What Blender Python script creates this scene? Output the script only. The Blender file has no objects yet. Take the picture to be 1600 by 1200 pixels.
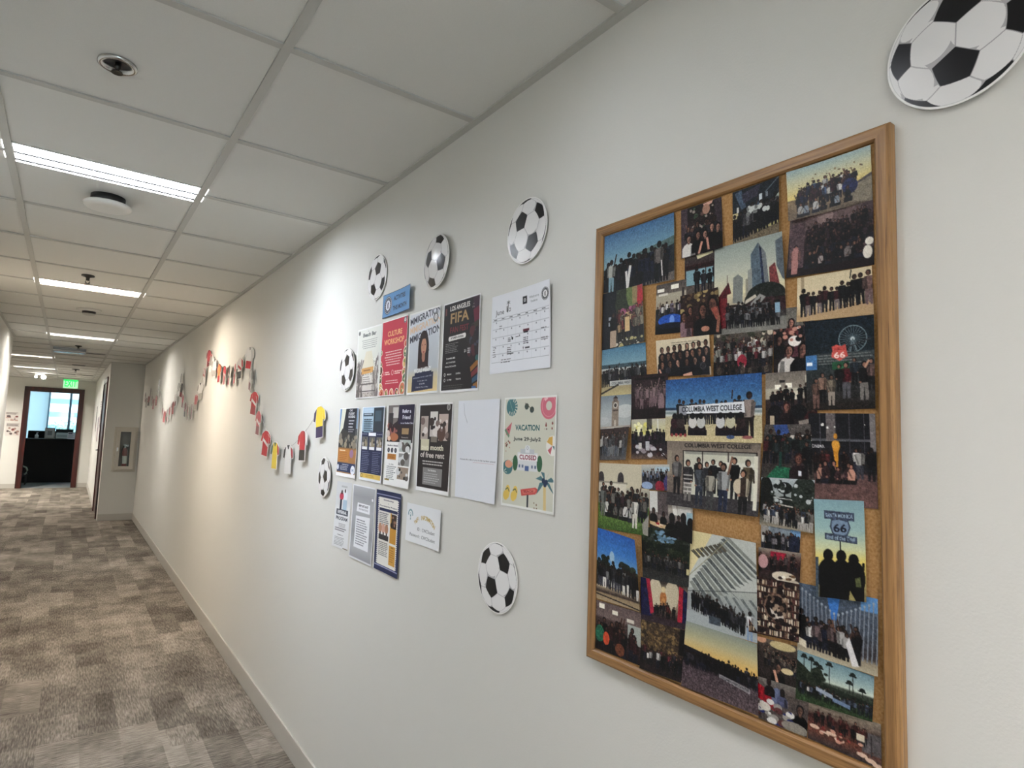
import bpy, bmesh, math, random
import numpy as np
from mathutils import Vector, Matrix, Quaternion

# ------------------------------------------------------------------ camera, world, exposure
SC = bpy.context.scene
COL = SC.collection
F, PITCH, YAW, ROLL = 954.39, 0.08758, 0.62551, 0.0350
EYE = 1.4666                       # camera height; the camera stands over the origin
XW = 0.9316                        # right wall plane
ZC = 2.4085                        # ceiling height
def cam_dir(x3, y2, z3):
    cc, s_ = math.cos(ROLL), math.sin(ROLL); x1 = cc*x3 - s_*z3; z2 = s_*x3 + cc*z3
    ca, sa = math.cos(PITCH), math.sin(PITCH); y1 = ca*y2 - sa*z2; z = sa*y2 + ca*z2
    cb, sb = math.cos(YAW), math.sin(YAW)
    return Vector((cb*x1 + sb*y1, -sb*x1 + cb*y1, z))
cd = bpy.data.cameras.new('camera'); cam = bpy.data.objects.new('camera', cd); COL.objects.link(cam)
r_, u_, f_ = cam_dir(1,0,0), cam_dir(0,0,1), cam_dir(0,1,0)
m = Matrix((r_, u_, -f_)).transposed().to_4x4(); m.translation = Vector((0, 0, EYE))
cam.matrix_world = m
cd.sensor_fit = 'HORIZONTAL'; cd.sensor_width = 36.0; cd.lens = F*36/1600; cd.clip_start = 0.02; cd.clip_end = 300
SC.camera = cam
SC.view_settings.view_transform = 'Standard'; SC.view_settings.look = 'None'
SC.view_settings.gamma = 1; SC.view_settings.use_curve_mapping = False
SC.view_settings.exposure = 0.17
wd = bpy.data.worlds.new('sky'); SC.world = wd; wd.use_nodes = True
bg = wd.node_tree.nodes['Background']; bg.inputs[0].default_value = (0.66, 0.87, 1.0, 1); bg.inputs[1].default_value = 4.4
# colour and strength of each ceiling light, by its line in the ceiling grid; fitted to the surface tones
LED = {-4: (184, 172, 172), -1: (19, 20, 22), 2: (97, 103, 114), 6: (146, 125, 104), 11: (105, 99, 93), 16: (80, 72, 64), 20: (110, 104, 96), 23: (600, 565, 520)}
dl = bpy.data.lights.new('fill_behind', 'AREA'); dl.shape = 'RECTANGLE'; dl.size = 1.25; dl.size_y = 1.5; dl.energy = 12; dl.color = (0.90, 0.96, 1.0)
dlo = bpy.data.objects.new('fill_behind', dl); COL.objects.link(dlo); dlo.location = (0.16, -3.64, 1.45); dlo.rotation_euler = (math.radians(90), 0, 0)   # cool fill light added at the invented window behind the camera

# ------------------------------------------------------------------ helpers
def s2l(c):
    c = np.asarray(c, float)/255.0
    return np.where(c <= 0.04045, c/12.92, ((c+0.055)/1.055)**2.4)
def rgba(c): return tuple(s2l(c)) + (1.0,)
def mat(name, c=(200,200,200), rough=0.6, metal=0.0, spec=0.5, emit=None, estr=1.0):
    m = bpy.data.materials.new(name); m.use_nodes = True
    b = m.node_tree.nodes['Principled BSDF']
    b.inputs['Base Color'].default_value = rgba(c); b.inputs['Roughness'].default_value = rough
    b.inputs['Metallic'].default_value = metal; b.inputs['Specular IOR Level'].default_value = spec
    if emit is not None:
        b.inputs['Emission Color'].default_value = tuple(emit)+(1,); b.inputs['Emission Strength'].default_value = estr
    return m
def nodes(m): return m.node_tree.nodes, m.node_tree.links, m.node_tree.nodes['Principled BSDF']
def bumpy(m, scale=300, strength=0.1, dist=0.001, detail=2):
    N, L, b = nodes(m)
    tc = N.new('ShaderNodeTexCoord'); n = N.new('ShaderNodeTexNoise'); n.inputs['Scale'].default_value = scale; n.inputs['Detail'].default_value = detail
    bp = N.new('ShaderNodeBump'); bp.inputs['Strength'].default_value = strength; bp.inputs['Distance'].default_value = dist
    L.new(tc.outputs['Object'], n.inputs['Vector']); L.new(n.outputs['Fac'], bp.inputs['Height']); L.new(bp.outputs['Normal'], b.inputs['Normal'])
    return m
def mottled(m, c1, c2, scale=40, detail=4, stretch=(1,1,1), lo=0.35, hi=0.65):
    N, L, b = nodes(m)
    tc = N.new('ShaderNodeTexCoord'); mp = N.new('ShaderNodeMapping'); mp.inputs['Scale'].default_value = stretch
    n = N.new('ShaderNodeTexNoise'); n.inputs['Scale'].default_value = scale; n.inputs['Detail'].default_value = detail
    r = N.new('ShaderNodeValToRGB'); r.color_ramp.elements[0].position = lo; r.color_ramp.elements[1].position = hi
    r.color_ramp.elements[0].color = rgba(c1); r.color_ramp.elements[1].color = rgba(c2)
    L.new(tc.outputs['Object'], mp.inputs[0]); L.new(mp.outputs[0], n.inputs['Vector']); L.new(n.outputs['Fac'], r.inputs[0]); L.new(r.outputs[0], b.inputs['Base Color'])
    return m
def ink_mat(name, rough, spec=0.5):
    m = mat(name, (200,200,200), rough, spec=spec); N, L, b = nodes(m)
    a = N.new('ShaderNodeAttribute'); a.attribute_name = 'ink'; L.new(a.outputs['Color'], b.inputs['Base Color'])
    return m

def setp(o, label=None, cat=None, group=None, kind=None):
    if label: o['label'] = label
    if cat: o['category'] = cat
    if group: o['group'] = group
    if kind: o['kind'] = kind
    return o
def empty(name, loc, label, cat, group=None, rot=(0,0,0)):
    o = bpy.data.objects.new(name, None); COL.objects.link(o); o.location = loc; o.rotation_euler = rot; o.empty_display_size = .05
    return setp(o, label, cat, group)
class MB:
    """collects shapes, links them as one mesh"""
    def __init__(s): s.bm = bmesh.new(); s.mats = []
    def mi(s, m):
        if m not in s.mats: s.mats.append(m)
        return s.mats.index(m)
    def box(s, x0,x1,y0,y1,z0,z1, m=None, bevel=0):
        i = s.mi(m) if m else 0
        v = [s.bm.verts.new((x,y,z)) for x in (x0,x1) for y in (y0,y1) for z in (z0,z1)]
        fs = [s.bm.faces.new([v[k] for k in q]) for q in ((0,1,3,2),(4,6,7,5),(0,4,5,1),(2,3,7,6),(0,2,6,4),(1,5,7,3))]
        for f in fs: f.material_index = i
        if bevel:
            es = list({e for f in fs for e in f.edges})
            r = bmesh.ops.bevel(s.bm, geom=es, offset=bevel, segments=2, affect='EDGES', profile=0.5)
            for f in r['faces']: f.material_index = i
        return s
    def quad(s, pts, m=None):
        f = s.bm.faces.new([s.bm.verts.new(p) for p in pts]); f.material_index = s.mi(m) if m else 0
        return s
    def lathe(s, prof, c=(0,0,0), n=32, m=None, axis='z', smooth=True, cap=True):
        i = s.mi(m) if m else 0; rings = []
        for r, h in prof:
            ring = []
            for k in range(n):
                a = 2*math.pi*k/n; p = (r*math.cos(a), r*math.sin(a), h)
                if axis == 'x': p = (p[2], p[0], p[1])
                if axis == 'y': p = (p[0], p[2], p[1])
                ring.append(s.bm.verts.new((c[0]+p[0], c[1]+p[1], c[2]+p[2])))
            rings.append(ring)
        for a, b in zip(rings, rings[1:]):
            for k in range(n):
                f = s.bm.faces.new((a[k], a[(k+1)%n], b[(k+1)%n], b[k])); f.material_index = i; f.smooth = smooth
        if cap:
            for ring in (rings[0], rings[-1]):
                f = s.bm.faces.new(ring); f.material_index = i
        return s
    def tube(s, pts, r, n=8, m=None):
        i = s.mi(m) if m else 0; pts = [Vector(p) for p in pts]; rings = []
        for k, p in enumerate(pts):
            t = (pts[min(k+1,len(pts)-1)] - pts[max(k-1,0)]).normalized()
            a = t.cross(Vector((0,0,1)));
            if a.length < .01: a = t.cross(Vector((0,1,0)))
            a.normalize(); b = t.cross(a)
            rings.append([s.bm.verts.new(p + a*r*math.cos(2*math.pi*j/n) + b*r*math.sin(2*math.pi*j/n)) for j in range(n)])
        for a, b in zip(rings, rings[1:]):
            for j in range(n):
                f = s.bm.faces.new((a[j], a[(j+1)%n], b[(j+1)%n], b[j])); f.material_index = i; f.smooth = True
        s.bm.faces.new(rings[0]).material_index = i; s.bm.faces.new(rings[-1]).material_index = i
        return s
    def build(s, name, m=None, parent=None):
        bmesh.ops.recalc_face_normals(s.bm, faces=s.bm.faces[:])
        me = bpy.data.meshes.new(name); s.bm.to_mesh(me); s.bm.free()
        for q in (s.mats or [m]): me.materials.append(q)
        o = bpy.data.objects.new(name, me); COL.objects.link(o)
        if parent: o.parent = parent
        return o
def structure(o): o['kind'] = 'structure'; return o

def font_tris(s, bold, _c={}):
    k = (s, bold)
    if k not in _c:
        cu = bpy.data.curves.new('t', 'FONT'); cu.body = s; cu.size = 1; cu.resolution_u = 3; cu.offset = 0.025 if bold else 0.0
        ob = bpy.data.objects.new('t', cu); COL.objects.link(ob)
        bpy.context.view_layer.update()
        me = ob.to_mesh(); me.calc_loop_triangles()
        v = np.empty(len(me.vertices)*3); me.vertices.foreach_get('co', v); v = v.reshape(-1,3)[:, :2]
        t = np.empty(len(me.loop_triangles)*3, int); me.loop_triangles.foreach_get('vertices', t); t = t.reshape(-1,3)
        ob.to_mesh_clear(); bpy.data.objects.remove(ob); bpy.data.curves.remove(cu)
        _c[k] = (v, t)
    return _c[k]
class Pic:
    """a print: colours laid on the points of a fine grid. u to the right, v down, both 0..1"""
    def __init__(s, W, H, res=0.0011, base=(240,240,240), seed=0):
        s.W, s.H = W, H; s.nx, s.ny = max(8, int(W/res)), max(8, int(H/res))
        s.a = np.empty((s.ny*2, s.nx*2, 3), np.float32); s.a[:] = base
        s.r = random.Random(seed); s.nr = np.random.default_rng(seed)
        s.U = (np.arange(s.nx*2)+.5)/(s.nx*2); s.V = (np.arange(s.ny*2)+.5)/(s.ny*2); s.asp = H/W
    def sl(s, u0, v0, u1, v1):
        X, Y = s.nx*2, s.ny*2
        a, b = max(0, int(u0*X)), min(X, int(u1*X)+1); c, d = max(0, int(v0*Y)), min(Y, int(v1*Y)+1)
        return (slice(c,d), slice(a,b)) if (b > a and d > c) else None
    def put(s, q, mask, c):
        s.a[q][mask] = c
    def bg(s, stops, u0=0, u1=1):
        v = s.V; q = s.sl(u0, 0, u1, 1); vs = [x[0] for x in stops]
        col = np.stack([np.interp(v, vs, [x[1][k] for x in stops]) for k in range(3)], 1)
        m = (v >= vs[0]) & (v <= vs[-1])
        blk = s.a[q]; blk[m] = col[m][:, None, :]; return s
    def rect(s, u0, v0, u1, v1, c):
        q = s.sl(u0, v0, u1, v1)
        if q: s.a[q] = c
        return s
    def ell(s, u, v, ru, rv, c, hole=0, a0=None):
        q = s.sl(u-ru, v-rv, u+ru, v+rv)
        if q is None: return s
        d = ((s.U[q[1]]-u)/ru)[None]**2 + ((s.V[q[0]]-v)/rv)[:, None]**2
        s.put(q, (d <= 1) & (d >= hole*hole), c); return s
    def circ(s, u, v, r, c, hole=0): return s.ell(u, v, r, r/s.asp, c, hole)
    def poly(s, pts, c):
        P = np.array(pts, float); q = s.sl(P[:,0].min(), P[:,1].min(), P[:,0].max(), P[:,1].max())
        if q is None: return s
        x = s.U[q[1]][None]; y = s.V[q[0]][:, None]; m = np.zeros((y.shape[0], x.shape[1]), bool)
        for (x0,y0),(x1,y1) in zip(P, np.roll(P, -1, 0)):
            if y0 == y1: continue
            m ^= ((y0 > y) != (y1 > y)) & (x < (x1-x0)*(y-y0)/(y1-y0)+x0)
        s.put(q, m, c); return s
    def line(s, u0, v0, u1, v1, w, c):       # w in fractions of the width
        A = s.asp; dx, dy = u1-u0, (v1-v0)*A; L = math.hypot(dx, dy) or 1e-6; nx, ny = -dy/L*w/2, dx/L*w/2/A
        return s.poly([(u0+nx,v0+ny),(u1+nx,v1+ny),(u1-nx,v1-ny),(u0-nx,v0-ny)], c)
    def text(s, t, u, v, h, c, w=None, bold=False, rot=0, shear=0, al='c'):
        V, T = font_tris(t, bold)
        if not len(T): return s
        mn, mx = V.min(0), V.max(0); sz = mx-mn
        hh = h; ww = w if w else h*s.asp*sz[0]/sz[1]
        X = ((V[:,0]-mn[0])/sz[0]-(.5 if al == 'c' else 0))*ww; Y = (.5-(V[:,1]-mn[1])/sz[1])*hh
        X = X - shear*Y*s.asp
        cr, sr = math.cos(rot), math.sin(rot); Ya = Y*s.asp; X2 = X*cr+Ya*sr; Y2 = (-X*sr+Ya*cr)/s.asp
        X2 += u; Y2 += v
        for a, b, d in T:
            s.tri((X2[a],Y2[a]), (X2[b],Y2[b]), (X2[d],Y2[d]), c)
        return s
    def tri(s, p, q_, r, c):
        xs = (p[0],q_[0],r[0]); ys = (p[1],q_[1],r[1]); q = s.sl(min(xs), min(ys), max(xs), max(ys))
        if q is None: return
        x = s.U[q[1]][None]; y = s.V[q[0]][:, None]
        e = lambda a, b: (b[0]-a[0])*(y-a[1])-(b[1]-a[1])*(x-a[0])
        e0, e1, e2 = e(p,q_), e(q_,r), e(r,p)
        s.put(q, ((e0>=0)&(e1>=0)&(e2>=0))|((e0<=0)&(e1<=0)&(e2<=0)), c)
    def speck(s, u0, v0, u1, v1, n, cols, ru=.01, rv=.01, jit=.6):
        for _ in range(n):
            k = 1+s.r.uniform(-jit, jit)
            s.ell(s.r.uniform(u0,u1), s.r.uniform(v0,v1), ru*k, rv*k, s.r.choice(cols))
        return s
    def noise(s, amp=10, u0=0, v0=0, u1=1, v1=1, cell=2):
        q = s.sl(u0, v0, u1, v1); h, w = s.a[q].shape[:2]
        n = s.nr.normal(size=(h//cell+1, w//cell+1)).repeat(cell,0).repeat(cell,1)[:h,:w]
        s.a[q] += (n*amp)[..., None]; return s
    def person(s, u, v, h, top, leg, skin, hair, kind='stand', arm=0):
        r = s.r; k = h*s.asp                       # width unit
        sh = lambda c, f: tuple(x*f for x in c)
        skin = sh(skin, r.uniform(.62, .9)); top = sh(top, r.uniform(.75, 1.05)); side = r.choice((-1, 1))
        if kind == 'bust':
            s.poly([(u-k*.34,v+h*.1),(u-k*.33,v-h*.3),(u-k*.22,v-h*.45),(u-k*.06,v-h*.53),(u+k*.06,v-h*.53),(u+k*.22,v-h*.45),(u+k*.33,v-h*.3),(u+k*.34,v+h*.1)], top)
            s.poly([(u+side*k*.1,v+h*.1),(u+side*k*.12,v-h*.4),(u+side*k*.25,v-h*.4),(u+side*k*.33,v+h*.1)], sh(top, .6))
            hu, hv = u+r.uniform(-.04,.04)*k, v-h*.72; s.ell(hu, hv, k*.155, h*.20, hair); s.rect(hu-k*.13, hv, hu+k*.13, hv+h*(.24 if r.random() < .5 else .08), hair)
            s.rect(u-k*.05, hv, u+k*.05, v-h*.48, sh(skin, .75)); s.ell(hu, hv+h*.025, k*.10, h*.145, skin); s.ell(hu+side*k*.05, hv+h*.03, k*.05, h*.11, sh(skin, .72))
            s.rect(hu-k*.06, hv, hu-k*.025, hv+h*.02, sh(skin,.35)); s.rect(hu+k*.025, hv, hu+k*.06, hv+h*.02, sh(skin,.35)); s.rect(hu-k*.04, hv+h*.085, hu+k*.04, hv+h*.1, sh(skin,.55))
        elif kind == 'sit':
            s.poly([(u-k*.26,v),(u-k*.22,v-h*.3),(u-k*.05,v-h*.22),(u+k*.08,v-h*.34),(u+k*.25,v-h*.26),(u+k*.2,v)], leg)
            s.poly([(u-k*.17,v-h*.2),(u-k*.18,v-h*.55),(u-k*.08,v-h*.70),(u+k*.08,v-h*.70),(u+k*.17,v-h*.52),(u+k*.14,v-h*.2)], top)
            s.line(u+side*k*.13, v-h*.6, u-side*k*.02, v-h*.28, k*.07, sh(top,.65)); s.ell(u-side*k*.04, v-h*.28, k*.05, h*.04, skin)
            s.ell(u, v-h*.82, k*.095, h*.125, hair); s.ell(u+side*k*.01, v-h*.80, k*.06, h*.085, skin)
        else:
            s.poly([(u-k*.10,v),(u-k*.11,v-h*.5),(u+k*.11,v-h*.5),(u+k*.10,v),(u+k*.03,v),(u,v-h*.38),(u-k*.03,v)], leg)
            s.poly([(u-k*.11,v-h*.44),(u-k*.15,v-h*.72),(u-k*.11,v-h*.81),(u+k*.11,v-h*.81),(u+k*.15,v-h*.72),(u+k*.11,v-h*.44)], top)
            s.poly([(u+side*k*.03,v-h*.44),(u+side*k*.05,v-h*.8),(u+side*k*.13,v-h*.78),(u+side*k*.11,v-h*.44)], sh(top, .6))
            for q in (-1, 1): s.line(u+q*k*.14, v-h*.76, u+q*k*r.uniform(.03,.17), v-h*.46, k*.05, sh(top, .7)); 
            s.ell(u+r.choice((-1,1))*k*.1, v-h*.45, k*.03, h*.025, skin)
            s.ell(u, v-h*.905, k*.075, h*.085, hair); s.ell(u+side*k*.012, v-h*.89, k*.046, h*.058, skin)
        if arm: s.line(u+k*.1*arm, v-h*.75, u+k*.2*arm, v-h*1.12, k*.05, skin)
        return s
    def crowd(s, u0, u1, v0, v1, h, n, pal, rows=2, kind='stand', legs=None, skin=None, gap=.42, arms=.1, up=.3):
        skin = skin or [(120,84,66),(150,108,86),(88,60,48),(60,42,36)]; r = s.r
        legs = legs or [(18,18,22),(30,32,44),(24,22,24)]
        for k in range(rows):
            q = (rows-1-k)
            for i in range(n):
                t = (i+.5+r.uniform(-gap,gap))/n; u = u0+(u1-u0)*t; v = v0+(v1-v0)*t - q*h*up
                s.person(u, v, h*r.uniform(.8,1.12), r.choice(pal), r.choice(legs), r.choice(skin), r.choice([(14,12,12),(22,16,14),(34,24,20)]),
                         kind if k == rows-1 or kind != 'sit' else 'stand', arm=(r.choice((-1,1)) if r.random() < arms else 0))
        return s
    def lines(s, u0, v0, u1, n, dv, th, c, center=False, word=True):
        r = s.r
        for i in range(n):
            e = u1-(u1-u0)*r.uniform(0,.3); a = u0; b = e
            if center: d = (u1-e)/2; a, b = u0+d, e+d
            x = a
            while x < b:
                w = r.uniform(.03,.08) if word else b-a
                s.rect(x, v0+i*dv, min(x+w, b), v0+i*dv+th, c); x += w+.012
        return s
    def seal(s, u, v, r, c=(25,28,40), bgc=(235,235,235)):
        s.circ(u, v, r, c); s.circ(u, v, r*.93, bgc); s.circ(u, v, r*.86, c); s.circ(u, v, r*.58, bgc)
        s.poly([(u-r*.12,v+r*.35/s.asp),(u+r*.12,v+r*.35/s.asp),(u+r*.05,v-r*.1/s.asp),(u+r*.18,v-r*.2/s.asp),(u,v-r*.42/s.asp),(u-r*.16,v-r*.15/s.asp)], c)
        for k in range(18):
            a = k*math.pi/9; s.circ(u+r*.72*math.cos(a), v+r*.72*math.sin(a)/s.asp, r*.05, bgc)
        return s
    def photo(s):
        """print grain: blotches and speckle that any crowd photograph breaks into, a contrasty tone"""
        h, w = s.a.shape[:2]; m = np.ones((h, w), np.float32)
        for cell, amp in ((3, .13), (6, .13), (12, .08)):
            m *= 1+amp*s.nr.normal(size=(h//cell+1, w//cell+1)).clip(-2, 2).repeat(cell,0).repeat(cell,1)[:h,:w]
        lum = s.a.mean(-1)/255; wgt = np.clip(1.15-lum*1.9, .04, .9)
        s.a *= (1+(m-1)*wgt)[..., None]
        s.a = 255*np.clip(s.a/255, 0, 1)**1.2*1.06; return s
    def final(s, sat=.88, gain=1.0):
        a = np.clip(s.a, 0, 255); g_ = a.mean(-1, keepdims=True); a = np.clip((g_+(a-g_)*sat)*gain, 0, 255).reshape(s.ny, 2, s.nx, 2, 3)
        return s2l(a.mean((1,3)))

def grid_obj(name, co, col, m, flip=False):
    ny, nx = co.shape[:2]; me = bpy.data.meshes.new(name)
    me.vertices.add(ny*nx); me.vertices.foreach_set('co', co.reshape(-1).astype(np.float32))
    i = np.arange(ny*nx).reshape(ny, nx); q = np.stack([i[:-1,:-1], i[1:,:-1], i[1:,1:], i[:-1,1:]], -1).reshape(-1,4)
    if flip: q = q[:, ::-1]
    n = len(q); me.loops.add(n*4); me.polygons.add(n)
    me.loops.foreach_set('vertex_index', q.reshape(-1).astype(np.int32))
    me.polygons.foreach_set('loop_start', np.arange(0, n*4, 4, dtype=np.int32))
    me.polygons.foreach_set('use_smooth', np.ones(n, bool))
    me.update(calc_edges=True)
    at = me.color_attributes.new('ink', 'FLOAT_COLOR', 'POINT')
    c4 = np.ones((ny*nx, 4), np.float32); c4[:, :3] = col.reshape(-1,3); at.data.foreach_set('color', c4.reshape(-1))
    me.materials.append(m); o = bpy.data.objects.new(name, me); COL.objects.link(o)
    return o
def sheet(name, pic, corners, xoff, m, curl=(), label=None, cat=None, group=None):
    """a print hung on a plane facing -x. corners (y,z): top left, top right, bottom right, bottom left"""
    c = np.array(corners, float); ctr = c.mean(0); c = c-ctr
    u = np.linspace(0,1,pic.nx)[None,:,None]; v = np.linspace(0,1,pic.ny)[:,None,None]
    p = (c[0]*(1-u)+c[1]*u)*(1-v) + (c[3]*(1-u)+c[2]*u)*v
    U, V = u[...,0]+v[...,0]*0, v[...,0]+u[...,0]*0
    d = np.zeros_like(U)
    for k, a in curl:
        t = {'R': U, 'L': 1-U, 'B': V, 'T': 1-V, 'TR': np.clip(U+1-V-1,0,1), 'BR': np.clip(U+V-1,0,1), 'BL': np.clip(V-U,0,1), 'TL': np.clip(1-U-V,0,1),
             'M': 1-np.abs(2*V-1)}[k]
        d += a*t**(3 if len(k) == 1 else 1.6)
    co = np.stack([-d, p[...,0], p[...,1]], -1)
    o = grid_obj(name, co, pic.final(), m); o.location = (xoff, ctr[0], ctr[1])
    return setp(o, label, cat, group)
def ruled(name, pic, x, yc, zc, rot=0.0, m=None, **kw):
    W, H = pic.W, pic.H; cr, sr = math.cos(rot), math.sin(rot)
    P = [(-W/2,H/2),(W/2,H/2),(W/2,-H/2),(-W/2,-H/2)]
    return sheet(kw.pop('name_', name), pic, [(yc-(a*cr-b*sr), zc+a*sr+b*cr) for a, b in P], x, m, **kw)

# ------------------------------------------------------------------ materials
M_wall = bumpy(mat('painted_wall', (213,212,206), 0.55, spec=0.3), 260, 0.22, 0.0012, 3)
M_tile = bumpy(mottled(mat('ceiling_tile', rough=0.95, spec=0.1), (212,212,207), (222,222,217), 900, 2), 700, 0.12, 0.001)
M_grid = mat('ceiling_grid_paint', (184,184,178), 0.5, spec=0.4)
M_base = mat('vinyl_base', (184,180,172), 0.45)
M_dark = mat('plenum_dark', (30,30,30), 0.9)
M_white = mat('white_plastic', (222,220,214), 0.4)
M_black = mat('black_satin', (10,9,10), 0.5)
M_desk = mat('black_laminate', (5,4,5), 0.55, spec=.25)
M_chrome = mat('chrome', (190,190,188), 0.22, metal=1.0)
M_mahog = mottled(mat('mahogany', rough=0.35), (38,11,8), (72,23,15), 18, 4, (1,1,.08))
M_ink = ink_mat('matte_print', 0.6, 0.2)
M_gloss = ink_mat('glossy_photo_print', 0.4, 0.22)
M_card = ink_mat('laminated_card_print', 0.3, 0.3)
def oak_mat():
    m = mat('oak', rough=0.42); N, L, b = nodes(m)
    tc = N.new('ShaderNodeTexCoord')
    def ramp(scale, stretch, c, lo, hi, det=5):
        mp = N.new('ShaderNodeMapping'); mp.inputs['Scale'].default_value = stretch
        n = N.new('ShaderNodeTexNoise'); n.inputs['Scale'].default_value = scale; n.inputs['Detail'].default_value = det; n.inputs['Roughness'].default_value = .65
        r = N.new('ShaderNodeValToRGB'); r.color_ramp.elements[0].position = lo; r.color_ramp.elements[1].position = hi
        r.color_ramp.elements[0].color = rgba(c[0]); r.color_ramp.elements[1].color = rgba(c[1])
        L.new(tc.outputs['Object'], mp.inputs[0]); L.new(mp.outputs[0], n.inputs['Vector']); L.new(n.outputs['Fac'], r.inputs[0]); return r
    r1 = ramp(130, (1,1,.035), ((116,84,48),(156,117,72)), .35, .62)
    r2 = ramp(420, (1,1,.02), ((120,86,50),(255,255,255)), .36, .44)
    mx = N.new('ShaderNodeMixRGB'); mx.blend_type = 'MULTIPLY'; mx.inputs[0].default_value = .55
    L.new(r1.outputs[0], mx.inputs[1]); L.new(r2.outputs[0], mx.inputs[2]); L.new(mx.outputs[0], b.inputs['Base Color'])
    return m
M_oak = oak_mat()
M_cork = bumpy(mottled(mat('cork', rough=0.9, spec=.2), (150,112,68), (174,136,90), 260, 5), 400, .3)
def carpet_mat():
    m = mat('carpet', rough=0.98, spec=0.05); N, L, b = nodes(m)
    tc = N.new('ShaderNodeTexCoord'); sx = N.new('ShaderNodeSeparateXYZ'); L.new(tc.outputs['Object'], sx.inputs[0])
    def mth(op, a, bb=None):
        n = N.new('ShaderNodeMath'); n.operation = op
        for i, v in enumerate((a, bb)):
            if v is None: continue
            if isinstance(v, (int,float)): n.inputs[i].default_value = v
            else: L.new(v, n.inputs[i])
        return n.outputs[0]
    def cells(w, l, seed):
        cx = mth('FLOOR', mth('DIVIDE', sx.outputs[0], w)); w1 = N.new('ShaderNodeTexWhiteNoise'); w1.noise_dimensions = '1D'
        L.new(mth('ADD', cx, seed), w1.inputs['W']); cy = mth('FLOOR', mth('ADD', mth('DIVIDE', sx.outputs[1], l), mth('MULTIPLY', w1.outputs[0], 7.0)))
        cb = N.new('ShaderNodeCombineXYZ'); L.new(cx, cb.inputs[0]); L.new(cy, cb.inputs[1]); cb.inputs[2].default_value = seed
        w2 = N.new('ShaderNodeTexWhiteNoise'); w2.noise_dimensions = '3D'; L.new(cb.outputs[0], w2.inputs['Vector']); return w2.outputs[0]
    def noise(scale, st, det=3):
        mp = N.new('ShaderNodeMapping'); mp.inputs['Scale'].default_value = st
        n = N.new('ShaderNodeTexNoise'); n.inputs['Scale'].default_value = scale; n.inputs['Detail'].default_value = det
        L.new(tc.outputs['Object'], mp.inputs[0]); L.new(mp.outputs[0], n.inputs['Vector']); return n.outputs['Fac']
    a = cells(.158, .46, 3.0); c2 = cells(.079, .30, 11.0); c3 = cells(.50, .50, 5.0)
    soft = noise(5, (1,.7,1)); rib = noise(150, (1,.12,1), 2); rib2 = noise(150, (.12,1,1), 2); spk = noise(420, (1,1,1), 2)
    sw = mth('GREATER_THAN', c3, .84)
    ribs = mth('ADD', mth('MULTIPLY', rib, mth('SUBTRACT', 1.0, sw)), mth('MULTIPLY', rib2, sw))
    v = mth('ADD', mth('MULTIPLY', a, .26), mth('MULTIPLY', c2, .12)); v = mth('ADD', v, mth('MULTIPLY', c3, .10))
    v = mth('ADD', v, mth('MULTIPLY', mth('SUBTRACT', soft, .5), .75)); v = mth('ADD', v, mth('MULTIPLY', mth('SUBTRACT', ribs, .5), .95))
    v = mth('ADD', v, mth('MULTIPLY', mth('SUBTRACT', spk, .5), .8)); v = mth('ADD', v, .25)
    r = N.new('ShaderNodeValToRGB'); e = r.color_ramp.elements
    e[0].position = .1; e[0].color = rgba((70,65,59)); e[1].position = .95; e[1].color = rgba((172,163,151))
    k = e.new(.45); k.color = rgba((113,106,97))
    L.new(v, r.inputs[0]); L.new(r.outputs[0], b.inputs['Base Color'])
    bp = N.new('ShaderNodeBump'); bp.inputs['Strength'].default_value = .5; bp.inputs['Distance'].default_value = .003
    L.new(mth('ADD', ribs, spk), bp.inputs['Height']); L.new(bp.outputs[0], b.inputs['Normal'])
    return m
M_carpet = carpet_mat()
def glass_mat(name, tint=(240,245,245), gl=.06):
    m = bpy.data.materials.new(name); m.use_nodes = True; N, L = m.node_tree.nodes, m.node_tree.links; N.clear()
    o = N.new('ShaderNodeOutputMaterial'); t = N.new('ShaderNodeBsdfTransparent'); t.inputs[0].default_value = rgba(tint)
    g = N.new('ShaderNodeBsdfGlossy'); g.inputs['Roughness'].default_value = .05; mx = N.new('ShaderNodeMixShader'); mx.inputs[0].default_value = gl
    L.new(t.outputs[0], mx.inputs[1]); L.new(g.outputs[0], mx.inputs[2]); L.new(mx.outputs[0], o.inputs[0]); return m
M_glass = glass_mat('clear_glass')

# ------------------------------------------------------------------ the room shell
YJ, XJ, YE = 11.19, 0.472, 17.1          # start of the jog in the right wall, its face, the end wall
XL, YL = -0.57, 8.85                     # left wall face and where it ends
YB, XO = -3.6, -3.2                      # back wall, far side of the open area
T = .12
structure(MB().box(XO-.2, 3.2, YB, YE, -.1, 0).build('floor', M_carpet))
structure(MB().box(XW, XW+T, YB, YJ, 0, ZC).build('wall_right', M_wall))
structure(MB().box(XJ, XW+T, YJ, YE, 0, ZC).build('wall_right_jog', M_wall))
structure(MB().box(XL-T-.1, XL, YB, YL, 0, ZC).build('wall_left', M_wall))
b = MB(); b.box(XL-T-.1, -.48, YB-T, YB, 0, ZC); b.box(.8, XW+T, YB-T, YB, 0, ZC); b.box(-.48, .8, YB-T, YB, 0, .68); b.box(-.48, .8, YB-T, YB, 2.22, ZC); structure(b.build('wall_back', M_wall))
structure(MB().box(XO-T, XL-T-.1, YL-T-1.2, YL-1.2, 0, ZC).build('wall_open_area_back', M_wall))
structure(MB().box(XO-T, XO, YL-1.2, YE, 0, ZC).build('wall_open_area_side', M_wall))
DX0, DX1, DZ = -.715, .165, 2.12         # the far doorway, inside its frame
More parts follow.
